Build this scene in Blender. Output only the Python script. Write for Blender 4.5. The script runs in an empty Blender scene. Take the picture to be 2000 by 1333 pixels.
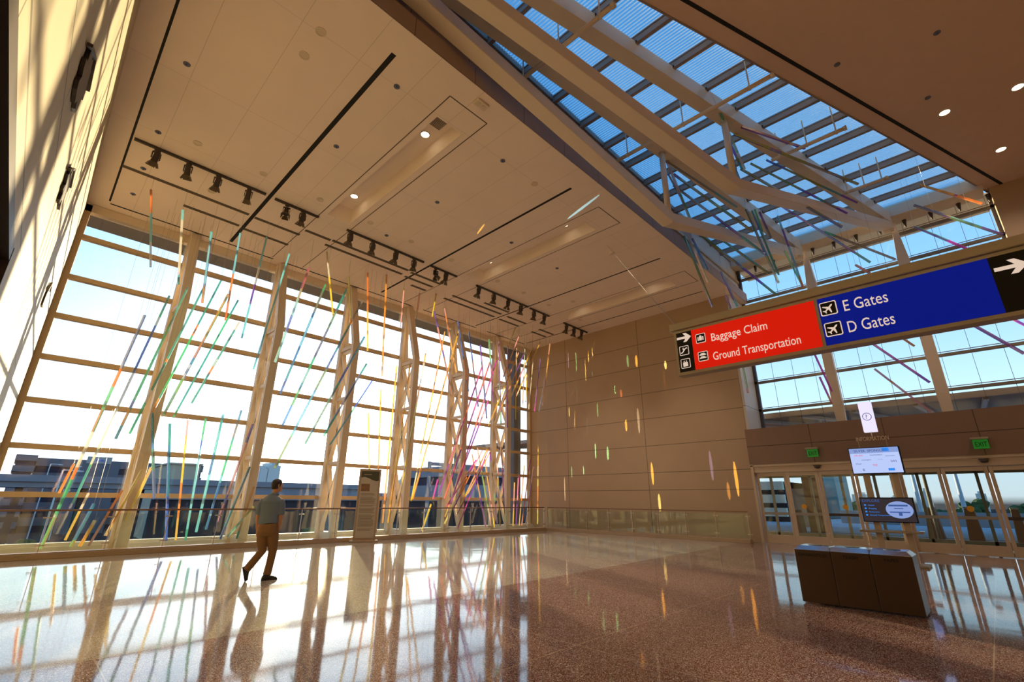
import bpy, bmesh, math, random
from mathutils import Vector, Matrix
random.seed(7)
S = bpy.context.scene
C = S.collection
PI = math.pi

# ------------------------------------------------------------------ camera
F, PITCH, YAW, ROLL, EYE = 913.456, 0.328999, 0.778097, 0.0086013, Vector((0, 0, 1.42))
_fw = Vector((math.cos(YAW)*math.cos(PITCH), math.sin(YAW)*math.cos(PITCH), math.sin(PITCH)))
_r0 = Vector((math.sin(YAW), -math.cos(YAW), 0)); _u0 = _r0.cross(_fw)
_rt = _r0*math.cos(ROLL)+_u0*math.sin(ROLL); _up = -_r0*math.sin(ROLL)+_u0*math.cos(ROLL)
cam = bpy.data.objects.new('camera', bpy.data.cameras.new('camera')); C.objects.link(cam)
cam.data.sensor_width = 36.0; cam.data.lens = F*36.0/2000.0; cam.data.clip_end = 3000; cam.data.clip_start = 0.05
cam.matrix_world = Matrix((( _rt.x, _up.x, -_fw.x, EYE.x), (_rt.y, _up.y, -_fw.y, EYE.y), (_rt.z, _up.z, -_fw.z, EYE.z), (0, 0, 0, 1)))
S.camera = cam
def ray(x, y): return _fw + _rt*((x-1000)/F) - _up*((y-666.5)/F)
def pix(x, y, ax, val):                        # where the sight line through a photo pixel meets a plane of the place
    d = ray(x, y); i = 'XYZ'.index(ax); return EYE + d*((val-EYE[i])/d[i])

# ------------------------------------------------------------------ view, sky, sun
S.view_settings.view_transform = 'Standard'; S.view_settings.look = 'None'
S.view_settings.gamma = 1.0; S.view_settings.use_curve_mapping = False
S.view_settings.exposure = 0.42
S.cycles.max_bounces = 10; S.cycles.diffuse_bounces = 5; S.cycles.glossy_bounces = 5
S.cycles.transmission_bounces = 6; S.cycles.transparent_max_bounces = 24
S.cycles.caustics_reflective = True; S.cycles.caustics_refractive = False
S.cycles.sample_clamp_indirect = 6.0; S.cycles.blur_glossy = 0.6
SUN = Vector((0.42136532, 0.90286923, 0.08531366)).normalized()

w = bpy.data.worlds.new('sky'); S.world = w; w.use_nodes = True
nt = w.node_tree; nt.nodes.clear()
def N(t, **k):
    n = nt.nodes.new(t)
    for a, b in k.items(): setattr(n, a, b)
    return n
tc = N('ShaderNodeTexCoord'); sep = N('ShaderNodeSeparateXYZ'); nt.links.new(tc.outputs['Generated'], sep.inputs[0])
ramp = N('ShaderNodeValToRGB'); nt.links.new(sep.outputs['Z'], ramp.inputs[0])
e = ramp.color_ramp.elements
SKY = [(0.0, (0.10, 0.10, 0.11)), (0.012, (0.80, 0.86, 0.92)), (0.06, (0.76, 0.93, 1.05)), (0.16, (0.55, 0.82, 1.02)), (0.30, (0.32, 0.62, 0.97)), (0.48, (0.17, 0.46, 0.90)), (0.75, (0.085, 0.32, 0.74)), (1.0, (0.06, 0.24, 0.60))]
while len(e) < len(SKY): e.new(0.5)
for el, (p, c) in zip(e, SKY): el.position = p; el.color = (*c, 1)
dot = N('ShaderNodeVectorMath', operation='DOT_PRODUCT'); nt.links.new(tc.outputs['Generated'], dot.inputs[0]); dot.inputs[1].default_value = SUN
mx = N('ShaderNodeMath', operation='MAXIMUM'); nt.links.new(dot.outputs['Value'], mx.inputs[0]); mx.inputs[1].default_value = 0.0
def glow(power, strength, col, prev):
    p = N('ShaderNodeMath', operation='POWER'); nt.links.new(mx.outputs[0], p.inputs[0]); p.inputs[1].default_value = power
    m = N('ShaderNodeMath', operation='MULTIPLY'); nt.links.new(p.outputs[0], m.inputs[0]); m.inputs[1].default_value = strength
    up = N('ShaderNodeMath', operation='GREATER_THAN'); nt.links.new(sep.outputs['Z'], up.inputs[0]); up.inputs[1].default_value = 0.0
    m2 = N('ShaderNodeMath', operation='MULTIPLY'); nt.links.new(m.outputs[0], m2.inputs[0]); nt.links.new(up.outputs[0], m2.inputs[1])
    mm = N('ShaderNodeMix', data_type='RGBA', blend_type='ADD', clamp_factor=False); nt.links.new(m2.outputs[0], mm.inputs[0])
    nt.links.new(prev, mm.inputs[6]); mm.inputs[7].default_value = (*col, 1); return mm.outputs[2]
o = glow(6.0, 0.45, (0.85, 1.0, 1.05), ramp.outputs[0])
o = glow(18.0, 1.5, (1.0, 0.95, 0.82), o)
o = glow(180.0, 5.0, (1.0, 0.86, 0.55), o)
o = glow(6000.0, 60.0, (1.0, 0.85, 0.5), o)
bg = N('ShaderNodeBackground'); nt.links.new(o, bg.inputs[0]); bg.inputs[1].default_value = 1.0
wo = N('ShaderNodeOutputWorld'); nt.links.new(bg.outputs[0], wo.inputs[0])

sl = bpy.data.lights.new('sun', 'SUN'); sl.energy = 13.0; sl.color = (1.0, 0.78, 0.46); sl.angle = 0.012
so = bpy.data.objects.new('sun', sl); C.objects.link(so); so.location = SUN*200
so.rotation_euler = (-SUN).to_track_quat('-Z', 'Y').to_euler()

# ------------------------------------------------------------------ materials (all procedural)
def newmat(name):
    m = bpy.data.materials.new(name); m.use_nodes = True; t = m.node_tree; t.nodes.clear()
    out = t.nodes.new('ShaderNodeOutputMaterial'); return m, t, out
def MAT(name, col, rough=0.5, metal=0.0, var=0.06, scale=3.0, spec=0.5, emit=None, es=0.0, bump=0.0, coat=0.0):
    m, t, out = newmat(name); b = t.nodes.new('ShaderNodeBsdfPrincipled'); t.links.new(b.outputs[0], out.inputs[0])
    geo = t.nodes.new('ShaderNodeNewGeometry'); nz = t.nodes.new('ShaderNodeTexNoise'); nz.inputs['Scale'].default_value = scale; nz.inputs['Detail'].default_value = 3
    t.links.new(geo.outputs['Position'], nz.inputs['Vector'])
    mr = t.nodes.new('ShaderNodeMapRange'); mr.inputs[3].default_value = 1-var; mr.inputs[4].default_value = 1+var; t.links.new(nz.outputs[0], mr.inputs[0])
    vm = t.nodes.new('ShaderNodeVectorMath'); vm.operation = 'SCALE'; vm.inputs[0].default_value = col; t.links.new(mr.outputs[0], vm.inputs['Scale'])
    t.links.new(vm.outputs[0], b.inputs['Base Color'])
    b.inputs['Roughness'].default_value = rough; b.inputs['Metallic'].default_value = metal; b.inputs['Specular IOR Level'].default_value = spec
    b.inputs['Coat Weight'].default_value = coat
    if emit: b.inputs['Emission Color'].default_value = (*emit, 1); b.inputs['Emission Strength'].default_value = es
    if bump:
        bp = t.nodes.new('ShaderNodeBump'); bp.inputs['Strength'].default_value = bump; t.links.new(nz.outputs[0], bp.inputs['Height']); t.links.new(bp.outputs[0], b.inputs['Normal'])
    return m
def lines_mat(name, col, rough, seams, dark=0.35, spec=0.4, var=0.05):
    """plain panels with dark joints: seams = list of (axis, [positions] or (period, offset), width)"""
    m, t, out = newmat(name); b = t.nodes.new('ShaderNodeBsdfPrincipled'); t.links.new(b.outputs[0], out.inputs[0])
    L = t.links.new
    geo = t.nodes.new('ShaderNodeNewGeometry'); sp = t.nodes.new('ShaderNodeSeparateXYZ'); L(geo.outputs['Position'], sp.inputs[0])
    acc = None
    def mth(op, a, bb):
        n = t.nodes.new('ShaderNodeMath'); n.operation = op
        for i, v in enumerate((a, bb)):
            if isinstance(v, (int, float)): n.inputs[i].default_value = v
            elif v is not None: L(v, n.inputs[i])
        return n.outputs[0]
    for ax, pos, wd in seams:
        src = sp.outputs['XYZ'.index(ax)]
        if isinstance(pos, tuple):
            q = mth('MODULO', mth('ADD', mth('SUBTRACT', src, pos[1]), pos[0]*1000.5), pos[0])
            hit = mth('LESS_THAN', mth('ABSOLUTE', mth('SUBTRACT', q, pos[0]/2), None), wd/2)
            acc = hit if acc is None else mth('MAXIMUM', acc, hit)
        else:
            for p in pos:
                hit = mth('LESS_THAN', mth('ABSOLUTE', mth('SUBTRACT', src, p), None), wd/2)
                acc = hit if acc is None else mth('MAXIMUM', acc, hit)
    nz = t.nodes.new('ShaderNodeTexNoise'); nz.inputs['Scale'].default_value = 1.3; L(geo.outputs['Position'], nz.inputs['Vector'])
    mr = t.nodes.new('ShaderNodeMapRange'); mr.inputs[3].default_value = 1-var; mr.inputs[4].default_value = 1+var; L(nz.outputs[0], mr.inputs[0])
    fac = mth('MULTIPLY', mr.outputs[0], mth('SUBTRACT', 1.0, mth('MULTIPLY', acc, 1-dark)))
    vm = t.nodes.new('ShaderNodeVectorMath'); vm.operation = 'SCALE'; vm.inputs[0].default_value = col; L(fac, vm.inputs['Scale'])
    L(vm.outputs[0], b.inputs['Base Color']); b.inputs['Roughness'].default_value = rough; b.inputs['Specular IOR Level'].default_value = spec
    return m
def glass_mat(name, tint=(1, 1, 1), refl=0.9, stripes=None):
    m, t, out = newmat(name); L = t.links.new
    tr = t.nodes.new('ShaderNodeBsdfTransparent'); tr.inputs[0].default_value = (*tint, 1)
    gl = t.nodes.new('ShaderNodeBsdfGlossy'); gl.inputs['Roughness'].default_value = 0.02
    fr = t.nodes.new('ShaderNodeLayerWeight'); fr.inputs['Blend'].default_value = 0.5      # same from both sides of a pane
    pw = t.nodes.new('ShaderNodeMath'); pw.operation = 'POWER'; L(fr.outputs['Facing'], pw.inputs[0]); pw.inputs[1].default_value = 5.0
    ml = t.nodes.new('ShaderNodeMapRange'); ml.inputs[3].default_value = 0.035*refl; ml.inputs[4].default_value = 0.8*refl; L(pw.outputs[0], ml.inputs[0])
    nz = t.nodes.new('ShaderNodeTexNoise'); nz.inputs['Scale'].default_value = 0.6
    geo = t.nodes.new('ShaderNodeNewGeometry'); L(geo.outputs['Position'], nz.inputs['Vector'])
    mx = t.nodes.new('ShaderNodeMixShader'); L(ml.outputs[0], mx.inputs[0]); L(tr.outputs[0], mx.inputs[1]); L(gl.outputs[0], mx.inputs[2])
    res = mx.outputs[0]
    if stripes:
        period, duty, scol = stripes
        sp = t.nodes.new('ShaderNodeSeparateXYZ'); L(geo.outputs['Position'], sp.inputs[0])
        md = t.nodes.new('ShaderNodeMath'); md.operation = 'MODULO'; L(sp.outputs[0], md.inputs[0]); md.inputs[1].default_value = period
        lt = t.nodes.new('ShaderNodeMath'); lt.operation = 'LESS_THAN'; L(md.outputs[0], lt.inputs[0]); lt.inputs[1].default_value = period*duty
        tl = t.nodes.new('ShaderNodeBsdfTranslucent'); tl.inputs[0].default_value = (*scol, 1)
        df = t.nodes.new('ShaderNodeBsdfDiffuse'); df.inputs[0].default_value = (*scol, 1)
        m3 = t.nodes.new('ShaderNodeMixShader'); m3.inputs[0].default_value = 0.75; L(df.outputs[0], m3.inputs[1]); L(tl.outputs[0], m3.inputs[2])
        m2 = t.nodes.new('ShaderNodeMixShader'); L(lt.outputs[0], m2.inputs[0]); L(res, m2.inputs[1]); L(m3.outputs[0], m2.inputs[2]); res = m2.outputs[0]
    L(res, out.inputs[0]); return m
def rod_mat(name, col):
    m, t, out = newmat(name); L = t.links.new
    tr = t.nodes.new('ShaderNodeBsdfTransparent'); tr.inputs[0].default_value = (*[0.35+0.65*c for c in col], 1)
    tl = t.nodes.new('ShaderNodeBsdfTranslucent'); nz = t.nodes.new('ShaderNodeTexNoise'); nz.inputs['Scale'].default_value = 2.5
    geo = t.nodes.new('ShaderNodeNewGeometry'); L(geo.outputs['Position'], nz.inputs['Vector'])
    mr = t.nodes.new('ShaderNodeMapRange'); mr.inputs[3].default_value = 0.8; mr.inputs[4].default_value = 1.2; L(nz.outputs[0], mr.inputs[0])
    vm = t.nodes.new('ShaderNodeVectorMath'); vm.operation = 'SCALE'; vm.inputs[0].default_value = col; L(mr.outputs[0], vm.inputs['Scale'])
    L(vm.outputs[0], tl.inputs[0])
    gl = t.nodes.new('ShaderNodeBsdfGlossy'); gl.inputs[0].default_value = (*[0.5+0.5*c for c in col], 1); gl.inputs['Roughness'].default_value = 0.18
    df = t.nodes.new('ShaderNodeBsdfDiffuse'); L(vm.outputs[0], df.inputs[0])
    a = t.nodes.new('ShaderNodeMixShader'); a.inputs[0].default_value = 0.5; L(tl.outputs[0], a.inputs[1]); L(df.outputs[0], a.inputs[2])
    b = t.nodes.new('ShaderNodeMixShader'); b.inputs[0].default_value = 0.3; L(a.outputs[0], b.inputs[1]); L(gl.outputs[0], b.inputs[2])
    c = t.nodes.new('ShaderNodeMixShader'); c.inputs[0].default_value = 0.62; L(tr.outputs[0], c.inputs[1]); L(b.outputs[0], c.inputs[2])
    L(c.outputs[0], out.inputs[0]); return m
def emit_mat(name, col, st):
    m, t, out = newmat(name); em = t.nodes.new('ShaderNodeEmission'); em.inputs[0].default_value = (*col, 1); em.inputs[1].default_value = st
    t.links.new(em.outputs[0], out.inputs[0]); return m
def floor_mat():
    m, t, out = newmat('polished_terrazzo'); L = t.links.new; b = t.nodes.new('ShaderNodeBsdfPrincipled'); L(b.outputs[0], out.inputs[0])
    geo = t.nodes.new('ShaderNodeNewGeometry'); sp = t.nodes.new('ShaderNodeSeparateXYZ'); L(geo.outputs['Position'], sp.inputs[0])
    def mth(op, a, bb=None):
        n = t.nodes.new('ShaderNodeMath'); n.operation = op
        for i, v in enumerate((a, bb)):
            if isinstance(v, (int, float)): n.inputs[i].default_value = v
            elif v is not None: L(v, n.inputs[i])
        return n.outputs[0]
    red = mth('LESS_THAN', mth('SUBTRACT', sp.outputs[1], mth('MULTIPLY', sp.outputs[0], 0.045)), 6.22)
    v1 = t.nodes.new('ShaderNodeTexVoronoi'); v1.inputs['Scale'].default_value = 150; L(geo.outputs['Position'], v1.inputs['Vector'])
    cr = t.nodes.new('ShaderNodeValToRGB'); L(v1.outputs['Color'], cr.inputs[0])
    for el, (p, c) in zip([cr.color_ramp.elements[0], cr.color_ramp.elements[1], cr.color_ramp.elements.new(0.5)], [(0.0, (0.27, 0.20, 0.135)), (1.0, (0.35, 0.27, 0.185)), (0.5, (0.31, 0.235, 0.16))]): el.position = p; el.color = (*c, 1)
    c2 = t.nodes.new('ShaderNodeValToRGB'); L(v1.outputs['Color'], c2.inputs[0])
    for el, (p, c) in zip([c2.color_ramp.elements[0], c2.color_ramp.elements[1], c2.color_ramp.elements.new(0.55)], [(0.0, (0.13, 0.023, 0.003)), (1.0, (0.18, 0.039, 0.006)), (0.55, (0.155, 0.029, 0.004))]): el.position = p; el.color = (*c, 1)
    mix = t.nodes.new('ShaderNodeMix'); mix.data_type = 'RGBA'; L(red, mix.inputs[0]); L(cr.outputs[0], mix.inputs[6]); L(c2.outputs[0], mix.inputs[7])
    seam = None
    for ax, per, off in ((0, 3.6, 0.9), (1, 3.1, 0.35)):
        q = mth('MODULO', mth('ADD', sp.outputs[ax], per*50-off), per); h = mth('LESS_THAN', q, 0.012); seam = h if seam is None else mth('MAXIMUM', seam, h)
    ms = t.nodes.new('ShaderNodeMix'); ms.data_type = 'RGBA'; L(seam, ms.inputs[0]); L(mix.outputs[2], ms.inputs[6]); ms.inputs[7].default_value = (0.5, 0.4, 0.3, 1)
    L(ms.outputs[2], b.inputs['Base Color'])
    n2 = t.nodes.new('ShaderNodeTexNoise'); n2.inputs['Scale'].default_value = 7.0; n2.inputs['Detail'].default_value = 4; L(geo.outputs['Position'], n2.inputs['Vector'])
    mr = t.nodes.new('ShaderNodeMapRange'); mr.inputs[3].default_value = 0.30; mr.inputs[4].default_value = 0.46; L(n2.outputs[0], mr.inputs[0]); L(mr.outputs[0], b.inputs['Roughness'])
    n3 = t.nodes.new('ShaderNodeTexNoise'); n3.inputs['Scale'].default_value = 0.9; n3.inputs['Detail'].default_value = 2; L(geo.outputs['Position'], n3.inputs['Vector'])
    bp = t.nodes.new('ShaderNodeBump'); bp.inputs['Strength'].default_value = 0.06; bp.inputs['Distance'].default_value = 0.05; L(n3.outputs[0], bp.inputs['Height']); L(bp.outputs[0], b.inputs['Normal'])
    b.inputs['IOR'].default_value = 1.45; b.inputs['Specular IOR Level'].default_value = 0.0; b.inputs['Coat Weight'].default_value = 1.0; b.inputs['Coat IOR'].default_value = 1.46; b.inputs['Coat Roughness'].default_value = 0.06; L(bp.outputs[0], b.inputs['Coat Normal'])
    gr = t.nodes.new('ShaderNodeBsdfGlossy'); gr.inputs['Roughness'].default_value = 0.36; gr.inputs[0].default_value = (1, .93, .82, 1)      # worn, finely scratched share of the polish
    ws = t.nodes.new('ShaderNodeMixShader'); ws.inputs[0].default_value = 0.014; L(b.outputs[0], ws.inputs[1]); L(gr.outputs[0], ws.inputs[2]); L(ws.outputs[0], out.inputs[0])
    return m

WARM = (0.62, 0.47, 0.32)
M = {}
M['floor'] = floor_mat()
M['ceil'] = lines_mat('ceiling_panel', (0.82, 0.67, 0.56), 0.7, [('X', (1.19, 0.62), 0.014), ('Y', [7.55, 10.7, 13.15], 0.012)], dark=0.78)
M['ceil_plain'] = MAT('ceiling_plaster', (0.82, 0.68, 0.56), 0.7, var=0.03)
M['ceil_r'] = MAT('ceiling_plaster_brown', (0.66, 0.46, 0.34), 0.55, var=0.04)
M['panel'] = lines_mat('wall_panel_tan', (0.42, 0.29, 0.18), 0.55, [('Z', [1.92, 2.68, 3.88, 5.14, 6.36, 7.70, 8.88], 0.03), ('Y', [11.15, 15.75, 6.6], 0.03)], dark=0.45)
M['panel_l'] = lines_mat('wall_panel_cream', (0.48, 0.41, 0.27), 0.6, [('Z', [1.2, 2.4, 3.6, 4.6, 6.5, 8.4], 0.03), ('Y', (2.4, 0.2), 0.02)], dark=0.4)
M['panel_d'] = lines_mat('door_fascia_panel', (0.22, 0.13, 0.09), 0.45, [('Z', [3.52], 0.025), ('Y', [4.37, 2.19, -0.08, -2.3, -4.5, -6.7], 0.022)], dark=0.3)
M['panel_w'] = lines_mat('return_panel_grey', (0.55, 0.50, 0.44), 0.5, [('Z', [5.2, 10.2], 0.03)], dark=0.4)
M['white_steel'] = MAT('painted_steel_cream', (0.66, 0.54, 0.41), 0.42, var=0.04)
M['mull'] = MAT('mullion_bronze_cream', (0.50, 0.36, 0.22), 0.4, var=0.05)
M['purlin'] = MAT('purlin_bronze', (0.27, 0.21, 0.18), 0.45)
M['dark'] = MAT('dark_bronze', (0.05, 0.035, 0.025), 0.5)
M['black'] = MAT('black_slot', (0.006, 0.005, 0.004), 0.8)
M['groove'] = MAT('groove_shadowline', (0.10, 0.07, 0.045), 0.7)
M['slate'] = MAT('exterior_slate', (0.10, 0.10, 0.12), 0.7)
M['soffit'] = MAT('exterior_soffit', (0.16, 0.14, 0.13), 0.8)
M['palewall'] = MAT('exterior_pale', (0.72, 0.68, 0.60), 0.7)
M['glass'] = glass_mat('window_glass', (0.985, 0.995, 1.0), 0.8)
M['glass_rail'] = glass_mat('railing_glass', (0.90, 0.95, 0.92), 1.0)
M['glass_roof'] = glass_mat('fritted_roof_glass', (0.74, 0.86, 0.88), 0.6, stripes=(0.085, 0.26, (0.62, 0.72, 0.80)))
M['glass_door'] = glass_mat('door_glass', (0.78, 0.84, 0.84), 1.0)
M['steel'] = MAT('brushed_steel', (0.45, 0.40, 0.34), 0.28, metal=0.9)
M['rail'] = MAT('handrail_bronze', (0.22, 0.13, 0.08), 0.3, metal=0.6)
M['kerb'] = MAT('kerb_stone', (0.36, 0.25, 0.15), 0.4)
M['frame_door'] = MAT('door_frame_cream', (0.52, 0.40, 0.28), 0.4)
M['frame_dark'] = MAT('vestibule_frame', (0.22, 0.19, 0.16), 0.5); M['frame_vest'] = MAT('vestibule_frame_light', (0.30, 0.27, 0.22), 0.5)
M['signframe'] = MAT('sign_frame_beige', (0.36, 0.29, 0.20), 0.45)
M['sign_red'] = MAT('sign_red', (0.55, 0.012, 0.004), 0.6, spec=.15, emit=(0.8, 0.012, 0.003), es=0.42, var=0.02)
M['sign_blue'] = MAT('sign_blue', (0.002, 0.010, 0.22), 0.6, spec=.12, emit=(0.001, 0.012, 0.36), es=0.35, var=0.02)
M['sign_black'] = MAT('sign_black', (0.008, 0.006, 0.004), 0.55, spec=.2)
M['sign_white'] = MAT('sign_white', (0.75, 0.7, 0.66), 0.5, emit=(0.9, 0.75, 0.68), es=0.4, var=0.02)
M['wire'] = MAT('steel_wire', (0.35, 0.33, 0.30), 0.35, metal=0.7)
M['rubber'] = MAT('shoe_leather', (0.012, 0.009, 0.008), 0.45)
M['hull'] = MAT('bin_brown_steel', (0.075, 0.042, 0.024), 0.38, metal=0.3)
M['bright'] = MAT('polished_top', (0.6, 0.62, 0.66), 0.15, metal=1.0)
M['lamp'] = emit_mat('lamp_lens', (1.0, 0.86, 0.62), 7.0)

# ------------------------------------------------------------------ mesh helpers
class MB:
    def __init__(s): s.v = []; s.f = []; s.m = []
    def _add(s, vs, fs, m=0):
        k = len(s.v); s.v += [Vector(p) for p in vs]; s.f += [tuple(i+k for i in f) for f in fs]; s.m += [m]*len(fs); return s
    def quad(s, a, b, c, d, m=0): return s._add([a, b, c, d], [(0, 1, 2, 3)], m)
    def box(s, x0, x1, y0, y1, z0, z1, m=0):
        x0, x1 = sorted((x0, x1)); y0, y1 = sorted((y0, y1)); z0, z1 = sorted((z0, z1))
        return s._add([(x0, y0, z0), (x1, y0, z0), (x1, y1, z0), (x0, y1, z0), (x0, y0, z1), (x1, y0, z1), (x1, y1, z1), (x0, y1, z1)],
                      [(3, 2, 1, 0), (4, 5, 6, 7), (0, 1, 5, 4), (1, 2, 6, 5), (2, 3, 7, 6), (3, 0, 4, 7)], m)
    def prism(s, poly, ext, m=0):
        n = len(poly); poly = [Vector(p) for p in poly]; ext = Vector(ext)
        return s._add(poly+[p+ext for p in poly], [tuple(range(n))[::-1], tuple(range(n, 2*n))]+[(i, (i+1) % n, n+(i+1) % n, n+i) for i in range(n)], m)
    def bar(s, p0, p1, wd, h, up=(0, 0, 1), m=0):
        p0, p1 = Vector(p0), Vector(p1); d = (p1-p0).normalized(); sd = d.cross(Vector(up))
        if sd.length < 1e-4: sd = d.cross(Vector((1, 0, 0)))
        sd.normalize(); u = sd.cross(d); a, b = sd*(wd/2), u*(h/2)
        return s.prism([p0-a-b, p0+a-b, p0+a+b, p0-a+b], p1-p0, m)
    def cyl(s, p0, p1, r0, r1=None, n=12, m=0, caps=True):
        p0, p1 = Vector(p0), Vector(p1); r1 = r0 if r1 is None else r1; d = (p1-p0).normalized()
        a = d.cross(Vector((0, 0, 1)));  a = d.cross(Vector((1, 0, 0))) if a.length < 1e-3 else a
        a.normalize(); b = d.cross(a)
        vs = [p0+(a*math.cos(2*PI*i/n)+b*math.sin(2*PI*i/n))*r0 for i in range(n)]+[p1+(a*math.cos(2*PI*i/n)+b*math.sin(2*PI*i/n))*r1 for i in range(n)]
        fs = [(i, (i+1) % n, n+(i+1) % n, n+i) for i in range(n)]
        if caps: fs += [tuple(range(n))[::-1], tuple(range(n, 2*n))]
        return s._add(vs, fs, m)
    def loft(s, rings, m=0, caps=True):
        n = len(rings[0]); vs = [p for r in rings for p in r]; fs = []
        for k in range(len(rings)-1):
            for i in range(n): fs.append((k*n+i, k*n+(i+1) % n, (k+1)*n+(i+1) % n, (k+1)*n+i))
        if caps: fs += [tuple(range(n))[::-1], tuple(range((len(rings)-1)*n, len(rings)*n))]
        return s._add(vs, fs, m)
    def ball(s, c, rx, ry=None, rz=None, n=12, k=8, m=0):
        ry = rx if ry is None else ry; rz = rx if rz is None else rz; c = Vector(c)
        rings = [[c+Vector((rx*math.sin(t)*math.cos(2*PI*i/n), ry*math.sin(t)*math.sin(2*PI*i/n), -rz*math.cos(t))) for i in range(n)] for t in [PI*(j+0.15)/(k+0.3) for j in range(k+1)]]
        return s.loft(rings, m)
    def build(s, name, mats, parent=None, smooth=False, bevel=0.0, local=False):
        if not isinstance(mats, (list, tuple)): mats = [mats]
        me = bpy.data.meshes.new(name); off = Vector((0, 0, 0)) if (parent is None or local) else parent_loc(parent)
        me.from_pydata([tuple(p-off) for p in s.v], [], s.f); me.update()
        for mt in mats: me.materials.append(mt)
        me.polygons.foreach_set('material_index', s.m)
        if smooth: me.polygons.foreach_set('use_smooth', [True]*len(me.polygons))
        bm = bmesh.new(); bm.from_mesh(me); bmesh.ops.recalc_face_normals(bm, faces=bm.faces); bm.to_mesh(me); bm.free()
        ob = bpy.data.objects.new(name, me); C.objects.link(ob)
        if parent is not None: ob.parent = parent
        if bevel:
            bv = ob.modifiers.new('edge', 'BEVEL'); bv.width = bevel; bv.segments = 2; bv.limit_method = 'ANGLE'
        return ob
def parent_loc(o):
    v = Vector(o.location)
    while o.parent is not None: o = o.parent; v = v+Vector(o.location)
    return v
def tag(o, label=None, cat=None, group=None, kind=None):
    if label: o['label'] = label
    if cat: o['category'] = cat
    if group: o['group'] = group
    if kind: o['kind'] = kind
    return o
def thing(name, label, cat, loc=(0, 0, 0), group=None):
    o = bpy.data.objects.new(name, None); C.objects.link(o); o.location = loc; o.empty_display_size = 0.2
    return tag(o, label, cat, group)
def struct(name, loc=(0, 0, 0)):
    o = bpy.data.objects.new(name, None); C.objects.link(o); o.location = loc; return tag(o, kind='structure')
def recentre(ob):                                   # origin of a one-mesh thing to its middle
    me = ob.data; n = len(me.vertices); c = sum((v.co for v in me.vertices), Vector())/n
    me.transform(Matrix.Translation(-c)); ob.location = c; return ob
def text(name, body, size, pos, right, up, mat, parent, align='LEFT', ext=0.003, fit=None):
    cu = bpy.data.curves.new(name, 'FONT'); cu.body = body; cu.size = size; cu.align_x = align; cu.extrude = ext; cu.materials.append(mat); cu.resolution_u = 3
    ob = bpy.data.objects.new(name, cu); C.objects.link(ob); r, u = Vector(right).normalized(), Vector(up).normalized(); n = r.cross(u)
    p = Vector(pos)-(parent_loc(parent) if parent else Vector((0, 0, 0)))
    ob.parent = parent
    ob.matrix_local = Matrix(((r.x, u.x, n.x, p.x), (r.y, u.y, n.y, p.y), (r.z, u.z, n.z, p.z), (0, 0, 0, 1)))
    dg = bpy.context.evaluated_depsgraph_get(); me = bpy.data.meshes.new_from_object(ob.evaluated_get(dg)); me.name = name
    m = ob.matrix_local.copy(); bpy.data.objects.remove(ob); bpy.data.curves.remove(cu)
    if fit:
        xs_ = [v.co.x for v in me.vertices]; m = m @ Matrix.Diagonal((fit/(max(xs_)-min(xs_)), 1, 1, 1))
    o2 = bpy.data.objects.new(name, me); C.objects.link(o2); o2.parent = parent; o2.matrix_local = m
    return o2
ORD = ['first', 'second', 'third', 'fourth', 'fifth', 'sixth', 'seventh', 'eighth', 'ninth', 'tenth', 'eleventh', 'twelfth', 'thirteenth', 'fourteenth', 'fifteenth', 'sixteenth', 'seventeenth', 'eighteenth', 'nineteenth', 'twentieth']
def nth(i): return ORD[i] if i < 20 else 'twenty-'+ORD[i-20] if i < 29 else str(i+1)+'th'

# ------------------------------------------------------------------ room shell
X0, X1, YW, ZC, ZR, ZG, YF = -0.47, 20.3, 18.5, 10.2, 12.0, 12.25, 6.5
XB, YB = -12.0, -15.0
def redge(x): return 3.19-0.3693*(x-7.24)          # plan line of the skylight's other edge
fl = tag(MB().box(XB, 22.0, YB, 18.6, -0.4, 0.0).build('floor', M['floor']), kind='structure')

mb = MB(); TR = [(5.08, 5.86, 7.62, 13.5), (11.0, 11.87, 7.72, 13.55), (17.0, 17.87, 7.75, 13.6)]
xs = [X0]+[v for t in TR for v in t[:2]]+[X1]
for i in range(len(xs)-1):
    if i % 2 == 0: mb.quad((xs[i], 6.25, ZC), (xs[i+1], 6.25, ZC), (xs[i+1], YW+.1, ZC), (xs[i], YW+.1, ZC))
    else:
        t = TR[i//2]
        mb.quad((t[0], 6.25, ZC), (t[1], 6.25, ZC), (t[1], t[2], ZC), (t[0], t[2], ZC)); mb.quad((t[0], t[3], ZC), (t[1], t[3], ZC), (t[1], YW+.1, ZC), (t[0], YW+.1, ZC))
mb.quad((X1, 6.25, ZC), (X1+1.7, 6.25, ZC), (X1+1.7, 6.5, ZC), (X1, 6.5, ZC))
cl = tag(mb.build('ceiling', M['ceil']), kind='structure')
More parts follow.
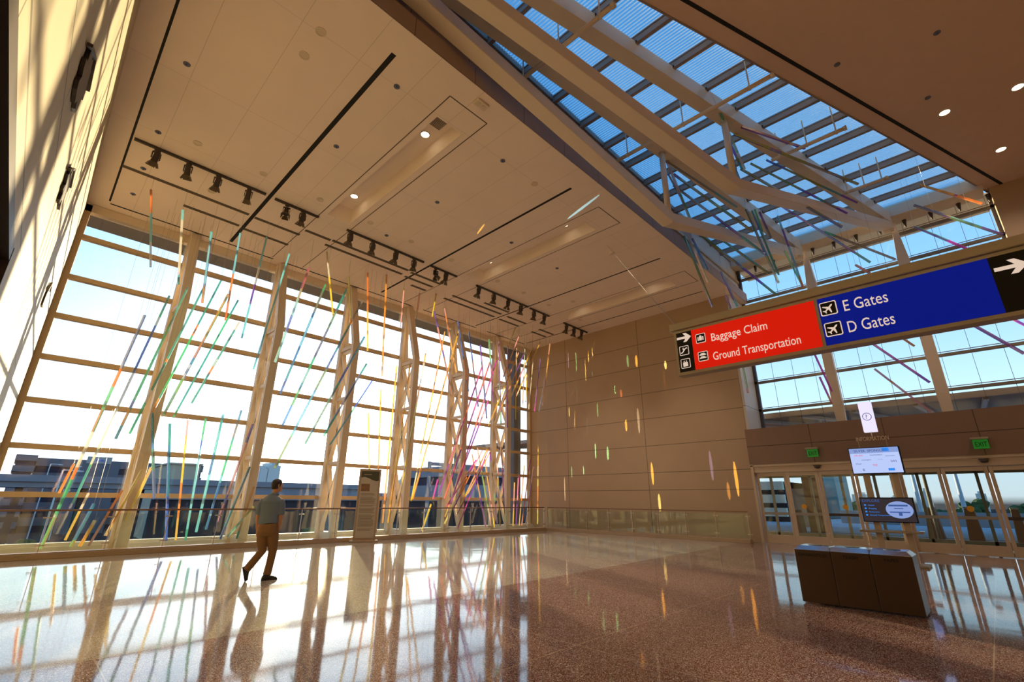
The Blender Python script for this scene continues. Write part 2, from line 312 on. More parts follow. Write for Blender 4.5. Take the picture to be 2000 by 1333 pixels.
for k, t in enumerate(TR):
    zt = ZC+.42; s_ = .22
    m2 = MB(); a, b, c, d = (t[0], t[2]), (t[1], t[2]), (t[1], t[3]), (t[0], t[3]); A, B, D_, E_ = (t[0]+s_*.3, t[2]+s_), (t[1]-s_*.3, t[2]+s_), (t[1]-s_*.3, t[3]-s_), (t[0]+s_*.3, t[3]-s_)
    P = lambda q, z: (q[0], q[1], z)
    for p, q, r_, s2 in ((a, b, B, A), (b, c, D_, B), (c, d, E_, D_), (d, a, A, E_)): m2.quad(P(p, ZC), P(q, ZC), P(r_, zt), P(s2, zt))
    m2.quad(P(A, zt), P(B, zt), P(D_, zt), P(E_, zt))
    tag(m2.build('trim_%d' % (40+k), M['ceil_plain']), kind='structure')
    # thin frame joint round the long panel that holds the recess
    m3 = MB()
    for x in (t[0]-.17, t[1]+.2): m3.box(x-.012, x+.012, 6.9, 17.8, ZC-.004, ZC+.02)
    m3.box(t[0]-.17, t[1]+.2, 6.89, 6.915, ZC-.004, ZC+.02)
    tag(m3.build('trim_%d' % (50+k), M['groove']), kind='structure')

# right-hand ceiling, over the doors side and behind the viewer
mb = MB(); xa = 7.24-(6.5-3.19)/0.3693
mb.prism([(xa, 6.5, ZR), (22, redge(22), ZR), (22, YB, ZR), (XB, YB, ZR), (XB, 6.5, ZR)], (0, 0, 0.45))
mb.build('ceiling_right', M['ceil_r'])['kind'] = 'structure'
mb = MB(); d = Vector((1, -.3693, 0)).normalized(); nrm = Vector((-d.y, d.x, 0))
p0, p1 = Vector((xa, 6.5, 0)), Vector((22, redge(22), 0))
mb.bar(p0+nrm*.01+Vector((0, 0, ZR+.13)), p1+nrm*.01+Vector((0, 0, ZR+.13)), .04, .3)
tag(mb.build('trim_1', M['purlin']), kind='structure')
mb = MB(); mb.bar(p0-nrm*.42+Vector((0, 0, ZR-.002)), p1-nrm*.42+Vector((0, 0, ZR-.002)), .085, .02); tag(mb.build('trim_2', M['black']), kind='structure')

# walls
ZOP, YOP = 3.42, 5.52                              # the opening in the left wall
mb = MB(); mb.box(X0-.5, X0, YOP, YW+.1, 0, ZG); mb.box(X0-.5, X0, YB, YOP, ZOP, ZG)
tag(mb.build('wall_left', M['panel_l']), kind='structure')
mb = MB(); mb.box(XB, X0-.5, YOP, YOP+.3, 0, ZOP); mb.box(XB, X0-.0, YB, YOP, ZOP-.12, ZOP-.001); mb.box(X0-.52, X0+.004, YOP-.03, YOP, 0, ZOP)
tag(mb.build('wall_passage', M['dark']), kind='structure')  # dark colour stands in for shade on the opening's soffit and jamb
tag(MB().box(XB-.3, XB, YB, 6.5, 0, ZR).build('wall_rear', M['panel']), kind='structure')
tag(MB().box(XB, 22, YB-.3, YB, 0, ZR).build('wall_back', M['panel']), kind='structure')
tag(MB().box(XB, X0-.5, 6.2, 6.5, ZOP, ZG).build('wall_rear_left', M['panel_l']), kind='structure')
tag(MB().box(X1, X1+.35, 6.6, YW+.1, -.3, ZC).build('wall_far', M['panel']), kind='structure')
mb = MB(); mb.box(X1+.001, 22.0, 6.5, 6.9, 4.2, ZC); mb.box(17.0, 22.2, 6.5, 6.7, ZC+.03, ZG+.15)
tag(mb.build('wall_return', M['panel_w']), kind='structure')
M['fascia'] = lines_mat('fascia_panel_brown', (0.36, 0.25, 0.20), 0.6, [('X', (1.6, .3), 0.02)], dark=.4)  # brown made darker to hold the shade on this side
mb = MB(); mb.box(X0, 17.0, 6.5, 6.7, ZC+.03, ZG+.15); mb.box(X0, 22, 6.25, 6.27, ZC+.02, ZC+.5); tag(mb.build('wall_fascia', M['fascia']), kind='structure')
mb = MB(); mb.box(X0, 22, 6.42, 6.5, ZC+.42, ZC+.6); mb.box(X0, 22, 6.44, 6.5, ZC+1.05, ZC+1.16)
tag(mb.build('trim_3', M['mull']), kind='structure')
mb = MB(); mb.box(X0, 22, 6.47, 6.499, ZC+.62, ZC+.65); tag(mb.build('trim_4', M['purlin']), kind='structure')
tag(MB().box(21.6, 22.2, YB, redge(22)+.02, 4.2, ZR).build('wall_right', M['panel']), kind='structure')
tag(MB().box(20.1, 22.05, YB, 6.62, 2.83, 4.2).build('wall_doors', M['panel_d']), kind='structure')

# black air slots and shadow grooves in the left ceiling
sl_ = [(0.02, 8.0, 17.75), (3.43, 6.9, 17.7), (9.5, 6.95, 17.6), (15.2, 7.1, 17.7), (19.2, 7.2, 17.7)]
wds = [.05, .11, .085, .07, .06]
mb = MB()
for i, (x, a, b) in enumerate(sl_): tag(MB().box(x-wds[i]/2, x+wds[i]/2, a, b, ZC-.003, ZC+.03).build('trim_%d' % (10+i), M['black']), kind='structure')
gx = [(0.05, 4.98), (5.5, 11.3), (12.0, 15.4), (16.2, 19.2)]
for i, (a, b) in enumerate(gx): tag(MB().box(a, b, 17.88, 17.95, ZC-.003, ZC+.03).build('trim_%d' % (20+i), M['black']), kind='structure')
grooves = [(0.03, 3.31, 15.38), (3.5, 4.97, 15.42), (1.68, 3.3, 16.33), (3.48, 4.96, 16.42), (4.98, 5.89, 14.97), (5.88, 9.15, 15.4), (5.94, 9.14, 14.93), (9.33, 10.76, 15.48), (9.31, 10.83, 15.0), (9.99, 10.77, 16.0), (11.82, 15.02, 16.06), (13.45, 15.08, 15.1), (11.9, 15.0, 15.55), (15.4, 16.8, 15.55), (15.4, 16.8, 16.1), (17.9, 19.1, 15.6), (17.9, 19.1, 16.15)]
for i, (a, b, y) in enumerate(grooves): tag(MB().box(a, b, y-.075, y+.075, ZC-.004, ZC+.03).build('trim_%d' % (60+i), M['groove']), kind='structure')

# ------------------------------------------------------------------ window wall
W = struct('window_1', (0, YW, 0))
RZ = [9.06, 7.7, 6.45, 5.2, 3.96, 2.72, 1.47]
for z in RZ: MB().box(X0+.02, X1, YW-.14, YW+.06, z-.07, z+.07).build('mullion', M['mull'], W, bevel=.01)
MB().box(X0+.002, X0+.16, YW-.16, YW+.1, .0, ZC-.05).build('jamb', M['mull'], W)
MB().box(X1-.14, X1-.002, YW-.16, YW+.1, .0, ZC-.05).build('jamb', M['mull'], W)
MB().box(X0, X1, YW-.16, YW+.1, ZC-.28, ZC-.01).build('head', M['white_steel'], W)
mb = MB(); mb.box(X0, X1, YW-.35, YW+.15, 0.0, .16); mb.box(X0, X1, YW-.2, YW+.1, .16, .24); mb.build('sill', M['palewall'], W)
MB().box(X0, X1, YW+.02, YW+.035, .16, ZC).build('glass', M['glass'], W)
FX = [2.3, 5.28, 8.25, 11.18, 14.1, 17.05]
nm = ['with its foot nearest the left wall', 'behind the walking man', 'in front of the low sun', 'right of the tall notice board', 'among the magenta rods', 'beside the far tan wall']
for i, x in enumerate(FX):
    t = thing('window_truss', 'cream steel truss mast at the window, '+nm[i], 'truss', (x, YW-.2, 0), 'truss masts along the window')
    w_ = .27; yf0, yf1, yr0, yr1, zk, zt = 17.08, 17.27, 18.14, 18.36, 7.45, ZC-.02
    MB().box(x-.02, x+w_, yr0, yr1, 0, zt).build('rear_chord', M['white_steel'], t, bevel=.01)
    mb = MB(); mb.prism([(x, yf0, 0), (x, yf1, 0), (x, yf1, zk), (x, 18.1, zt-.35), (x, 18.14, zt), (x, 17.95, zt), (x, yf0, zk)], (w_, 0, 0)); mb.build('front_chord', M['white_steel'], t, bevel=.01)
    MB().box(x+.03, x+w_-.03, yf1, yr0, zk-.22, zk-.08).build('cross_strut', M['white_steel'], t)
    mb = MB(); xc = x+w_/2; ys, ye = yf1-.02, yr0+.02; hs = [0.3, 2.72, 5.2, zk-.3]
    for k in range(3):
        a, b = hs[k], hs[k+1]
        mb.bar((xc, ys, a), (xc, ye, b), .1, .15, up=(1, 0, 0)); mb.bar((xc, ye, a), (xc, ys, b), .08, .15, up=(1, 0, 0))
        mb.box(xc-.05, xc+.05, ys, ye, b-.06, b+.06)
    mb.box(xc-.05, xc+.05, ys, ye, .0, .3); mb.build('lattice', M['white_steel'], t)
    mb = MB(); mb.prism([(xc-.01, yr0, zk), (xc-.01, yr0-.34, zk), (xc-.01, yr0, zt-.5)], (.02, 0, 0)); mb.build('gusset', M['white_steel'], t)

# outside, tight to the window
tag(MB().box(-3, 25, 18.65, 20.05, 10.15, 10.6).build('roof_soffit', M['soffit']), kind='structure')
tag(MB().box(19.25, 19.8, 18.75, 19.35, -7, 10.6).build('wall_exterior_pier', M['slate']), kind='structure')
tag(MB().box(-1.2, -.55, 18.7, 21.2, -7, 3.1).build('wall_exterior_fin', M['palewall']), kind='structure')

# ------------------------------------------------------------------ glass railings
def railing(label, p0, p1, nposts, nrm):
    p0, p1, nrm = Vector(p0), Vector(p1), Vector(nrm); d = (p1-p0); L_ = d.length; d.normalize()
    t = thing('glass_railing', label, 'railing', p0, 'glass railings round the hall')
    mb = MB(); mb.bar(p0+Vector((0, 0, .06)), p1+Vector((0, 0, .06)), .3, .12); mb.bar(p0+Vector((0, 0, .13)), p1+Vector((0, 0, .13)), .2, .03); mb.build('kerb', M['kerb'], t, bevel=.008)
    MB().bar(p0+Vector((0, 0, 1.1)), p1+Vector((0, 0, 1.1)), .055, .045).build('handrail', M['rail'], t, bevel=.012)
    sp = L_/nposts
    for k in range(nposts+1):
        q = p0+d*(sp*k if k < nposts else L_-.02)
        mb = MB(); mb.bar(q+Vector((0, 0, .14)), q+Vector((0, 0, 1.08)), .05, .014, up=d)
        for z in (.3, .93): mb.bar(q-d*.09+Vector((0, 0, z)), q+d*.09+Vector((0, 0, z)), .03, .03)
        mb.build('post', M['steel'], t)
        if k < nposts:
            mb = MB(); a, b = q+d*.05, q+d*(sp-.05); mb.prism([a+nrm*.006+Vector((0, 0, .17)), b+nrm*.006+Vector((0, 0, .17)), b+nrm*.006+Vector((0, 0, 1.02)), a+nrm*.006+Vector((0, 0, 1.02))], nrm*.012); mb.build('glass_panel', M['glass_rail'], t)
railing('glass railing with bronze handrail in front of the tall window wall', (X0+.02, 16.7, 0), (19.4, 16.7, 0), 16, (0, 1, 0))
railing('glass railing with bronze handrail in front of the far tan panel wall', (19.5, 16.55, 0), (19.5, 6.75, 0), 8, (1, 0, 0))

# ------------------------------------------------------------------ skylight
K = struct('window_3', (10, 2, ZG))
PX = [-.6, .65, 1.9, 3.15, 4.4, 5.65, 6.9, 8.15, 9.44, 10.7, 11.95, 13.2, 14.38, 15.52, 16.66, 17.84, 18.94, 20.04]
for x in PX:
    mb = MB(); y1 = max(redge(x), -3); mb.box(x-.05, x+.05, y1+.02, 6.5, ZG-.2, ZG-.02); mb.box(x-.07, x+.07, y1+.02, 6.5, ZG-.02, ZG+.02); mb.build('purlin', M['purlin'], K)
mb = MB(); mb.prism([(xa, 6.5, ZG+.03), (21.2, 6.5, ZG+.03), (21.2, redge(21.2), ZG+.03)], (0, 0, .02)); mb.build('glass', M['glass_roof'], K)
MB().box(X0, 21.2, 6.44, 6.5, ZG-.1, ZG+.08).build('edge_frame', M['purlin'], K)
tag(MB().box(21.15, 21.98, redge(21.5), 6.5, 11.86, ZG+.1).build('trim_5', M['white_steel']), kind='structure')

def roof_truss(label, x_start, ax, bx, kx, zk, zs):
    f = lambda x: ax+bx*(21.5-x)
    t = thing('roof_truss', label, 'truss', (kx, f(kx), ZG-.4), 'fish-belly trusses under the skylight')
    MB().bar((x_start, f(x_start), 11.87), (21.3, f(21.3), 11.87), .36, .5).build('upper_chord', M['white_steel'], t, bevel=.015)
    mb = MB(); mb.bar((x_start, f(x_start), zs), (kx, f(kx), zk), .36, .34); mb.bar((kx-.03, f(kx-.03), zk), (21.3, f(21.3), 11.55), .34, .3); mb.build('lower_chord', M['white_steel'], t, bevel=.015)
    MB().cyl((kx+.05, f(kx+.05), zk+.1), (kx+.05, f(kx+.05), ZG-.5), .085, n=16).build('strut', M['white_steel'], t, smooth=True)
    mb = MB(); mb.prism([(20.6, f(20.6)-.14, 11.45), (21.3, f(21.3)-.14, 11.3), (21.3, f(21.3)-.14, 11.9), (20.6, f(20.6)-.14, 11.9)], (0, .28, 0)); mb.build('end_block', M['white_steel'], t)
    for x in PX:
        if x_start+.4 < x < 20.5:
            mb = MB(); mb.box(x-.05, x+.05, f(x)-.21, f(x)-.17, ZG-.22, ZG-.12); mb.build('cleat', M['purlin'], t)
roof_truss('cream fish-belly truss under the skylight, nearer the flat panelled ceiling', 1.6, 3.7, .133, 11.55, 9.2, 11.45)
roof_truss('cream fish-belly truss under the middle of the skylight', 0.4, .6, .255, 11.55, 9.37, 11.3)

pl_ = [((968, 191), (1203, 14), 'pipe crossing under the skylight at its near, narrow end'), ((1193, 318), (1512, 149), 'pipe crossing under the skylight level with the two truss struts'), ((1500, 303), (1657, 262), 'short pipe under the skylight behind the middle truss'), ((1646, 378), (1734, 348), 'shortest pipe under the skylight near the high end window')]
for a, b, lb in pl_:
    pa, pb = pix(*a, 'Z', 11.35), pix(*b, 'Z', 11.35); xm = (pa.x+pb.x)/2; ya = min(pa.y, 6.44)
    t = thing('sprinkler_pipe', 'beige '+lb, 'pipe', (xm, pb.y, 11.35), 'sprinkler pipes under the skylight')
    mb = MB(); mb.cyl((xm, ya, 11.35), (xm, pb.y, 11.35), .055, n=14); mb.cyl((xm, pb.y+.06, 11.35), (xm, pb.y-.02, 11.35), .07, n=14); mb.build('pipe', M['white_steel'], t, smooth=True)
    for q in (.12, .5, .88):
        y = ya+(pb.y-ya)*q; mb = MB(); mb.cyl((xm, y, 11.4), (xm, y, ZG-.0), .018, n=8); mb.cyl((xm, y-.02, 11.35), (xm, y+.02, 11.35), .07, n=14); mb.build('hanger', M['white_steel'], t)

# ------------------------------------------------------------------ clerestory above the doors
K2 = struct('window_2', (22, 2, 4.2)); YR = redge(22)
CZ = [5.19, 6.42, 7.66, 8.95, 10.28, 11.42]
for z in CZ:
    mb = MB(); mb.box(21.9, 22.05, YR, 6.5, z-.045, z+.045); mb.cyl((21.88, YR, z+.09), (21.88, 6.5, z+.09), .014, n=8); mb.build('mullion', M['frame_dark'], K2)
MB().box(22.0, 22.02, YR, 6.5, 4.2, ZG-.1).build('glass', M['glass'], K2)
for y in (6.44, YR+.06): MB().box(21.9, 22.06, y-.06, y+.06, 4.2, 11.9).build('jamb', M['slate'], K2)
for yy in [6.5-.78*k for k in range(1, 12) if 6.5-.78*k > YR]: MB().box(21.985, 21.999, yy-.006, yy+.006, 4.2, 11.9).build('glazing_joint', M['slate'], K2)
for yy in [6.4-.78*k for k in range(0, 12) if 6.4-.78*k > YR]: MB().cyl((21.8, yy, 11.86), (21.8, yy, 11.55), .075, .02, n=10).build('bracket', M['dark'], K2)
for i, y in enumerate((3.55, .5)):
    t = thing('window_post', ['cream tapered steel post in the high window, nearer the far tan wall', 'cream tapered steel post in the high window, above the information board'][i], 'post', (21.6, y, 4.2), 'posts of the high window')
    MB().prism([(21.45, y-.17, 5.0), (21.45, y+.17, 5.0), (21.45, y+.17, 10.2), (21.45, y+.06, 11.7), (21.45, y-.06, 11.7), (21.45, y-.17, 10.2)], (.3, 0, 0)).build('shaft', M['white_steel'], t, bevel=.012)
    MB().prism([(21.45, y-.17, 5.0), (21.45, y+.17, 5.0), (21.55, y+.14, 4.2), (21.55, y-.14, 4.2)], (.25, 0, 0)).build('foot', M['white_steel'], t)
# canopy of the neighbouring roof beyond it
mb = MB(); mb.prism([(22.6, -40, 5.0), (38, -40, 6.5), (38, -40, 6.8), (22.6, -40, 5.1)], (0, 68, 0)); can = tag(mb.build('roof_canopy', MAT('canopy_underside', (0.20, 0.125, 0.06), 0.7)), kind='structure')
mb = MB()
for y in [26-1.9*k for k in range(30)]: mb.prism([(22.7, y, 4.85), (37.9, y, 6.33), (37.9, y, 6.49), (22.7, y, 5.0)], (0, .14, 0))
mb.box(22.5, 22.6, -40, 28, 4.92, 5.14); mb.build('roof_ribs', M['purlin'])['kind'] = 'structure'
tag(MB().box(22.1, 23.6, YR, 6.5, 12.0, 12.1).build('roof_eave', M['palewall']), kind='structure')

# ------------------------------------------------------------------ doors
leaf_y = [6.48, 5.42, 4.37, 3.31, 2.25, None, 2.1, 1.04, -.03, -1.1, -2.17]
mb = MB(); mb.box(20.12, 20.4, -2.3, 6.58, 2.52, 2.83); mb.box(20.08, 20.12, -2.3, 6.6, 2.74, 2.80); mb.box(20.08, 20.4, 6.5, 6.6, 0, 2.83); mb.box(20.1, 20.4, 2.1, 2.25, 0, 2.53); mb.box(20.1, 20.4, -2.3, -2.17, 0, 2.53)
tag(mb.build('door_frame', M['frame_door'], bevel=.006), kind='structure')
di = 0
for a, b in zip(leaf_y[:-1], leaf_y[1:]):
    if a is None or b is None: continue
    di += 1; dx = 0.0 if di in (1, 4, 5, 8) else -.05
    dn = struct('door_%d' % di, (20.22+dx, b, 0)); xa_, xb_ = 20.2+dx, 20.24+dx
    mb = MB(); mb.box(xa_, xb_, b+.01, b+.1, 0.02, 2.5); mb.box(xa_, xb_, a-.1, a-.01, .02, 2.5); mb.box(xa_, xb_, b+.1, a-.1, 2.38, 2.5); mb.box(xa_, xb_, b+.1, a-.1, .02, .3); mb.build('leaf_frame', M['frame_door'], dn, bevel=.005)
    MB().box(xa_-.005, xb_+.005, b+.1, a-.1, 1.0, 1.09).build('push_bar', M['dark'] if di in (3, 7) else M['frame_vest'], dn)
    MB().box(xa_+.015, xb_-.015, b+.1, a-.1, .3, 2.38).build('glass', M['glass_door'], dn)
    if di in (2, 3, 6, 7):
        MB().cyl((xa_-.002, (a+b)/2-(.1 if di % 2 else -.1), 1.3), (xa_+.012, (a+b)/2-(.1 if di % 2 else -.1), 1.3), .085, n=20).build('warning_sticker', M.setdefault('yellow', MAT('sticker_yellow', (0.75, 0.36, 0.02), 0.5)), dn)
mb = MB()
for y in (8.4, 6.9, 5.4, 4.3, 3.2, 1.9, .3, -.9, -2.4): mb.box(23.3, 23.4, y-.045, y+.045, 0, 2.75)
mb.box(23.3, 23.4, -6, 8.5, 2.45, 2.8); mb.box(23.3, 23.4, -6, 8.5, 0.0, .25)
tag(mb.build('window_4', M['frame_vest']), kind='structure')
tag(MB().box(20.66, 23.5, YB, 8.6, 2.8, 3.0).build('ceiling_vestibule', M['frame_vest']), kind='structure')
for lb, y in (('dark half-dome motion sensor over the doors left of the information board', 4.33), ('dark half-dome motion sensor over the doors right of the information board', 0.0)):
    t = thing('motion_sensor', lb, 'sensor', (20.08, y, 2.66), 'motion sensors over the doors')
    mb = MB(); mb.ball((20.06, y, 2.655), .07, .1, .055, n=14, k=8); mb.build('dome', M['dark'], t, smooth=True)
    MB().box(20.06, 20.12, y-.12, y+.12, 2.69, 2.72).build('mount', M['dark'], t)
GREEN = MAT('exit_green', (0.02, 0.25, 0.03), 0.5, emit=(0.02, 0.45, 0.04), es=0.12)
GLIT = emit_mat('exit_letters', (0.45, 1.0, 0.4), 0.35)
for lb, y in (('green lit exit sign over the doors left of the information board', 4.37), ('green lit exit sign over the doors right of the information board', -.04)):
    t = thing('exit_sign', lb, 'exit sign', (20.05, y, 3.0), 'green exit signs over the doors')
    MB().box(19.86, 20.1, y-.2, y+.2, 3.27, 3.33).build('canopy', M['signframe'], t, bevel=.008)
    MB().box(19.96, 19.99, y-.17, y+.17, 3.0, 3.27).build('face', GREEN, t)
    text('lettering', 'EXIT', .2, (19.955, y+.13, 3.06), (0, -1, 0), (0, 0, 1), M['sign_black'], t, fit=.26)

# ------------------------------------------------------------------ ceiling fittings
def spotlight_parts(t):
    mb = MB(); mb.box(-.06, .06, -.05, .05, -.04, 0); mb.cyl((0, 0, -.04), (0, 0, -.12), .02, n=8); mb.build('track_adapter', M['dark'], t, local=True)
    mb = MB(); mb.box(-.1, -.085, -.03, .03, -.3, -.1); mb.box(.085, .1, -.03, .03, -.3, -.1); mb.box(-.1, .1, -.03, .03, -.12, -.1); mb.build('yoke', M['dark'], t, local=True)
    mb = MB(); ax = Vector((0, .45, -1)).normalized(); c = Vector((0, 0, -.26)); mb.cyl(c-ax*.17, c+ax*.12, .06, .08, n=14); mb.cyl(c-ax*.22, c-ax*.17, .04, .06, n=14); mb.build('housing', M['dark'], t, local=True, smooth=False)
    mb = MB(); e = c+ax*.12; sd = Vector((1, 0, 0)); u = sd.cross(ax)
    for s1, s2 in ((sd, u), (-sd, u), (u, sd), (-u, sd)):
        a = e+s1*.075; q = a+ax*.12+s1*.05; mb.prism([a-s2*.07, a+s2*.07, q+s2*.1, q-s2*.1], s1*.006)
    mb.build('barn_door', M['steel_dark'], t, local=True)
M['steel_dark'] = MAT('barn_door_metal', (0.12, 0.09, 0.06), 0.45, metal=0.3)
tracks = [(0.08, 3.29, [.59, 1.31, 2.03, 2.84], 'nearest the left wall'), (3.57, 4.94, [3.95, 4.45], 'just right of the broad black slot'), (5.95, 9.14, [6.1, 6.95, 7.9, 8.7], 'below the first long light recess'), (9.45, 10.81, [9.75, 10.25], 'just right of the second full black slot'), (11.91, 15.19, [12.05, 12.95, 13.85, 14.7], 'beyond the second long light recess'), (15.36, 16.79, [15.65, 16.4], 'second from the far tan wall'), (17.99, 20.05, [18.2, 18.85, 19.5], 'beside the far tan wall')]
src = None; TY = 13.8
def dup(o, loc, rz):
    c = o.copy(); C.objects.link(c); c.location = loc; c.rotation_euler = (0, 0, rz)
    for ch in o.children:
        k = ch.copy(); C.objects.link(k); k.parent = c
    return c
for i, (a, b, sp, wh) in enumerate(tracks):
    y = TY+i*.03
    tag(recentre(MB().box(a, b, y-.035, y+.035, ZC-.06, ZC).build('lighting_track', M['dark'])), 'black ceiling track for spotlights '+wh, 'lighting track', 'ceiling tracks for spotlights')
    for k, x in enumerate(sp):
        rz = [0.25, -.3, .1, -.15][(i+k) % 4]+(PI if i in (1, 3) and k == 0 else 0); loc = (x, y, ZC-.06)
        if src is None:
            src = thing('track_spotlight', '', 'spotlight', loc); src.rotation_euler = (0, 0, rz); spotlight_parts(src); o = src
        else: o = dup(src, loc, rz)
        tag(o, '%s black spotlight on the ceiling track %s' % (nth(k), wh), 'spotlight', 'track spotlights under the ceiling')

def downlight(x, y, z, label, lit=False, r=.11):
    t = thing('recessed_downlight', label, 'downlight', (x, y, z), 'recessed ceiling downlights')
    rings = [[Vector((x+q*math.cos(2*PI*i/20), y+q*math.sin(2*PI*i/20), zz)) for i in range(20)] for q, zz in ((r*1.25, z-.001), (r*1.25, z-.012), (r, z-.012), (r*.95, z-.003))]
    MB().loft(rings, caps=False).build('trim_ring', M['white_steel'], t)
    MB().cyl((x, y, z-.004), (x, y, z-.002), r*.95, n=20).build('lens', M['lamp'] if lit else M['lens_off'], t)
    return t
M['lens_off'] = MAT('lens_unlit', (0.62, 0.50, 0.36), 0.3)
dl = [(2.15, 7.52), (2.14, 8.28), (1.27, 12.85), (2.91, 12.89), (4.57, 12.9), (2.1, 14.88), (6.3, 12.92), (7.94, 12.95), (9.8, 12.97), (12.3, 13.0), (13.91, 13.0), (15.73, 13.08), (18.3, 13.15), (16.2, 12.0), (8.6, 7.6)]
wl = ['nearest the skylight, left of the broad black slot', 'just below the one nearest the skylight', 'above the first spotlights by the left wall', 'just left of the broad black slot above the spotlights', 'right of the broad black slot above the spotlights', 'on the window side of the first spotlight track', 'right of the first long recess', 'midway between first recess and second full slot', 'right of the second full black slot', 'right of the second long recess', 'midway past the second long recess', 'right of the third full black slot', 'nearest the far tan wall', 'left of the third long recess', 'near the skylight left of the second full slot']
for (x, y), l_ in zip(dl, wl): downlight(x, y, ZC, 'small unlit downlight in flat ceiling, '+l_, r=.085)
lit = [(5.47, 8.7), (5.47, 12.55), (11.43, 8.7), (11.43, 12.6), (17.43, 8.8), (17.43, 12.7)]
lw = ['first long recess, skylight end', 'first long recess, window end', 'second long recess, skylight end', 'second long recess, window end', 'third long recess, skylight end', 'third long recess, window end']
def spot(name, loc, power, col, size=2.4, blend=.6, aim=(0, 0, -1), rad=.08, parent=None):
    l = bpy.data.lights.new(name, 'SPOT'); l.energy = power; l.color = col; l.spot_size = size; l.spot_blend = blend; l.shadow_soft_size = rad
    ob = bpy.data.objects.new(name, l); C.objects.link(ob); ob.rotation_euler = Vector(aim).to_track_quat('-Z', 'Y').to_euler()
    if parent is not None: ob.parent = parent; ob.location = Vector(loc)-parent_loc(parent)
    else: ob.location = loc
    return ob
for (x, y), l_ in zip(lit, lw):
    t = downlight(x, y, ZC+.42, 'bright lit round downlight in the '+l_, True, r=.11); spot('bulb', (x, y, ZC+.38), 460, (1, .84, .68), size=1.35, blend=.7, parent=t)
rl = [((1845, 220), 'middle one of the lit three'), ((1988, 170), 'nearest the viewer of the lit three'), ((1955, 292), 'farthest of the lit three, towards the doors')]
for q, l_ in rl:
    p = pix(*q, 'Z', ZR); t = downlight(p.x, p.y, ZR, 'lit downlight in brown ceiling beyond skylight, '+l_, True, r=.12); spot('bulb', (p.x, p.y, ZR-.03), 170, (1, .8, .6), parent=t)
spr = [(365, 125), (309, 258), (280, 329), (260, 379), (657, 286), (775, 169), (755, 460), (854, 395), (999, 474), (1088, 524), (982, 314), (1635, 126), (1830, 64), (1812, 191)]
sw = ['by the left wall nearest the viewer', 'by left wall above first spotlight track', 'by the left wall between track and grooves', 'by the left wall nearest the window', 'midway along the broad black slot', 'at skylight end of the broad slot', 'right of the third track', 'left of the second full slot, mid ceiling', 'left of the second long recess', 'left of the third full slot', 'near the skylight between two long recesses', 'nearest the black slot', 'nearest the viewer', 'beside the lit middle downlight']
M['blueplate'] = MAT('sprinkler_plate', (0.12, 0.13, 0.20), 0.4)
for k, (q, l_) in enumerate(zip(spr, sw)):
    z = ZR if k > 10 else ZC; p = pix(*q, 'Z', z)
    mb = MB(); mb.cyl((p.x, p.y, z), (p.x, p.y, z-.012), .07, n=16); mb.cyl((p.x, p.y, z-.012), (p.x, p.y, z-.05), .02, n=8)
    tag(recentre(mb.build('sprinkler', M['blueplate'])), 'small dark sprinkler plate in the %s ceiling, %s' % ('brown right-hand' if k > 10 else 'flat', l_), 'sprinkler', 'sprinkler heads in the ceilings')
p = pix(940, 203, 'Z', ZC); t = thing('emergency_light', 'small rectangular light box on the ceiling beside the skylight edge', 'emergency light', (p.x, p.y, ZC))
mb = MB(); mb.box(p.x-.16, p.x+.16, p.y-.1, p.y+.1, ZC-.05, ZC); mb.build('housing', M['white_steel'], t, bevel=.01)
for s_ in (-.07, .07): MB().cyl((p.x+s_, p.y, ZC-.05), (p.x+s_, p.y, ZC-.06), .05, n=14).build('lamp', M['lens_off'], t)
t = thing('air_grille', 'square return-air grille in the first long ceiling recess', 'grille', (5.4, 8.0, ZC+.4))
MB().box(5.2, 5.62, 7.88, 8.28, ZC+.37, ZC+.42).build('frame', M['white_steel'], t)
mb = MB()
for k in range(9): mb.box(5.22, 5.6, 7.9+k*.042, 7.915+k*.042, ZC+.36, ZC+.37)
mb.build('louvres', M['groove'], t)
mb = MB(); mb.cyl((13.6, 8.2, ZC), (13.6, 8.2, ZC-.05), .11, .08, n=16); tag(recentre(mb.build('smoke_detector', M['white_steel'])), 'round smoke detector on the flat ceiling between second and third recess', 'smoke detector')

# ragged dark reliefs high on the left wall
for k, (y0, z0, lb) in enumerate([(5.35, 5.2, 'dark ragged-edged relief high on the left wall, nearest the viewer'), (7.9, 5.3, 'dark ragged-edged relief high on the left wall, the middle one'), (13.2, 5.35, 'dark ragged-edged relief high on the left wall, nearest the window')]):
    t = thing('wall_relief', lb, 'wall relief', (X0, y0, z0), 'dark reliefs on the left wall')
    rnd = random.Random(k); pts = []
    for q in range(26):
        a = 2*PI*q/26; rr = 1+.28*rnd.uniform(-1, 1); pts.append((X0+.005, y0+.40*rr*math.cos(a), z0+.26*rr*math.sin(a)+.1*math.cos(a)))
    MB().prism(pts, (.03, 0, 0)).build('leafwork', M['dark'], t)
    mb = MB(); mb.bar((X0+.03, y0-.55, z0-.02), (X0+.03, y0+.1, z0+.36), .04, .03); mb.bar((X0+.03, y0+.1, z0+.36), (X0+.03, y0+.62, z0+.34), .04, .03); mb.build('stem', M['dark'], t)

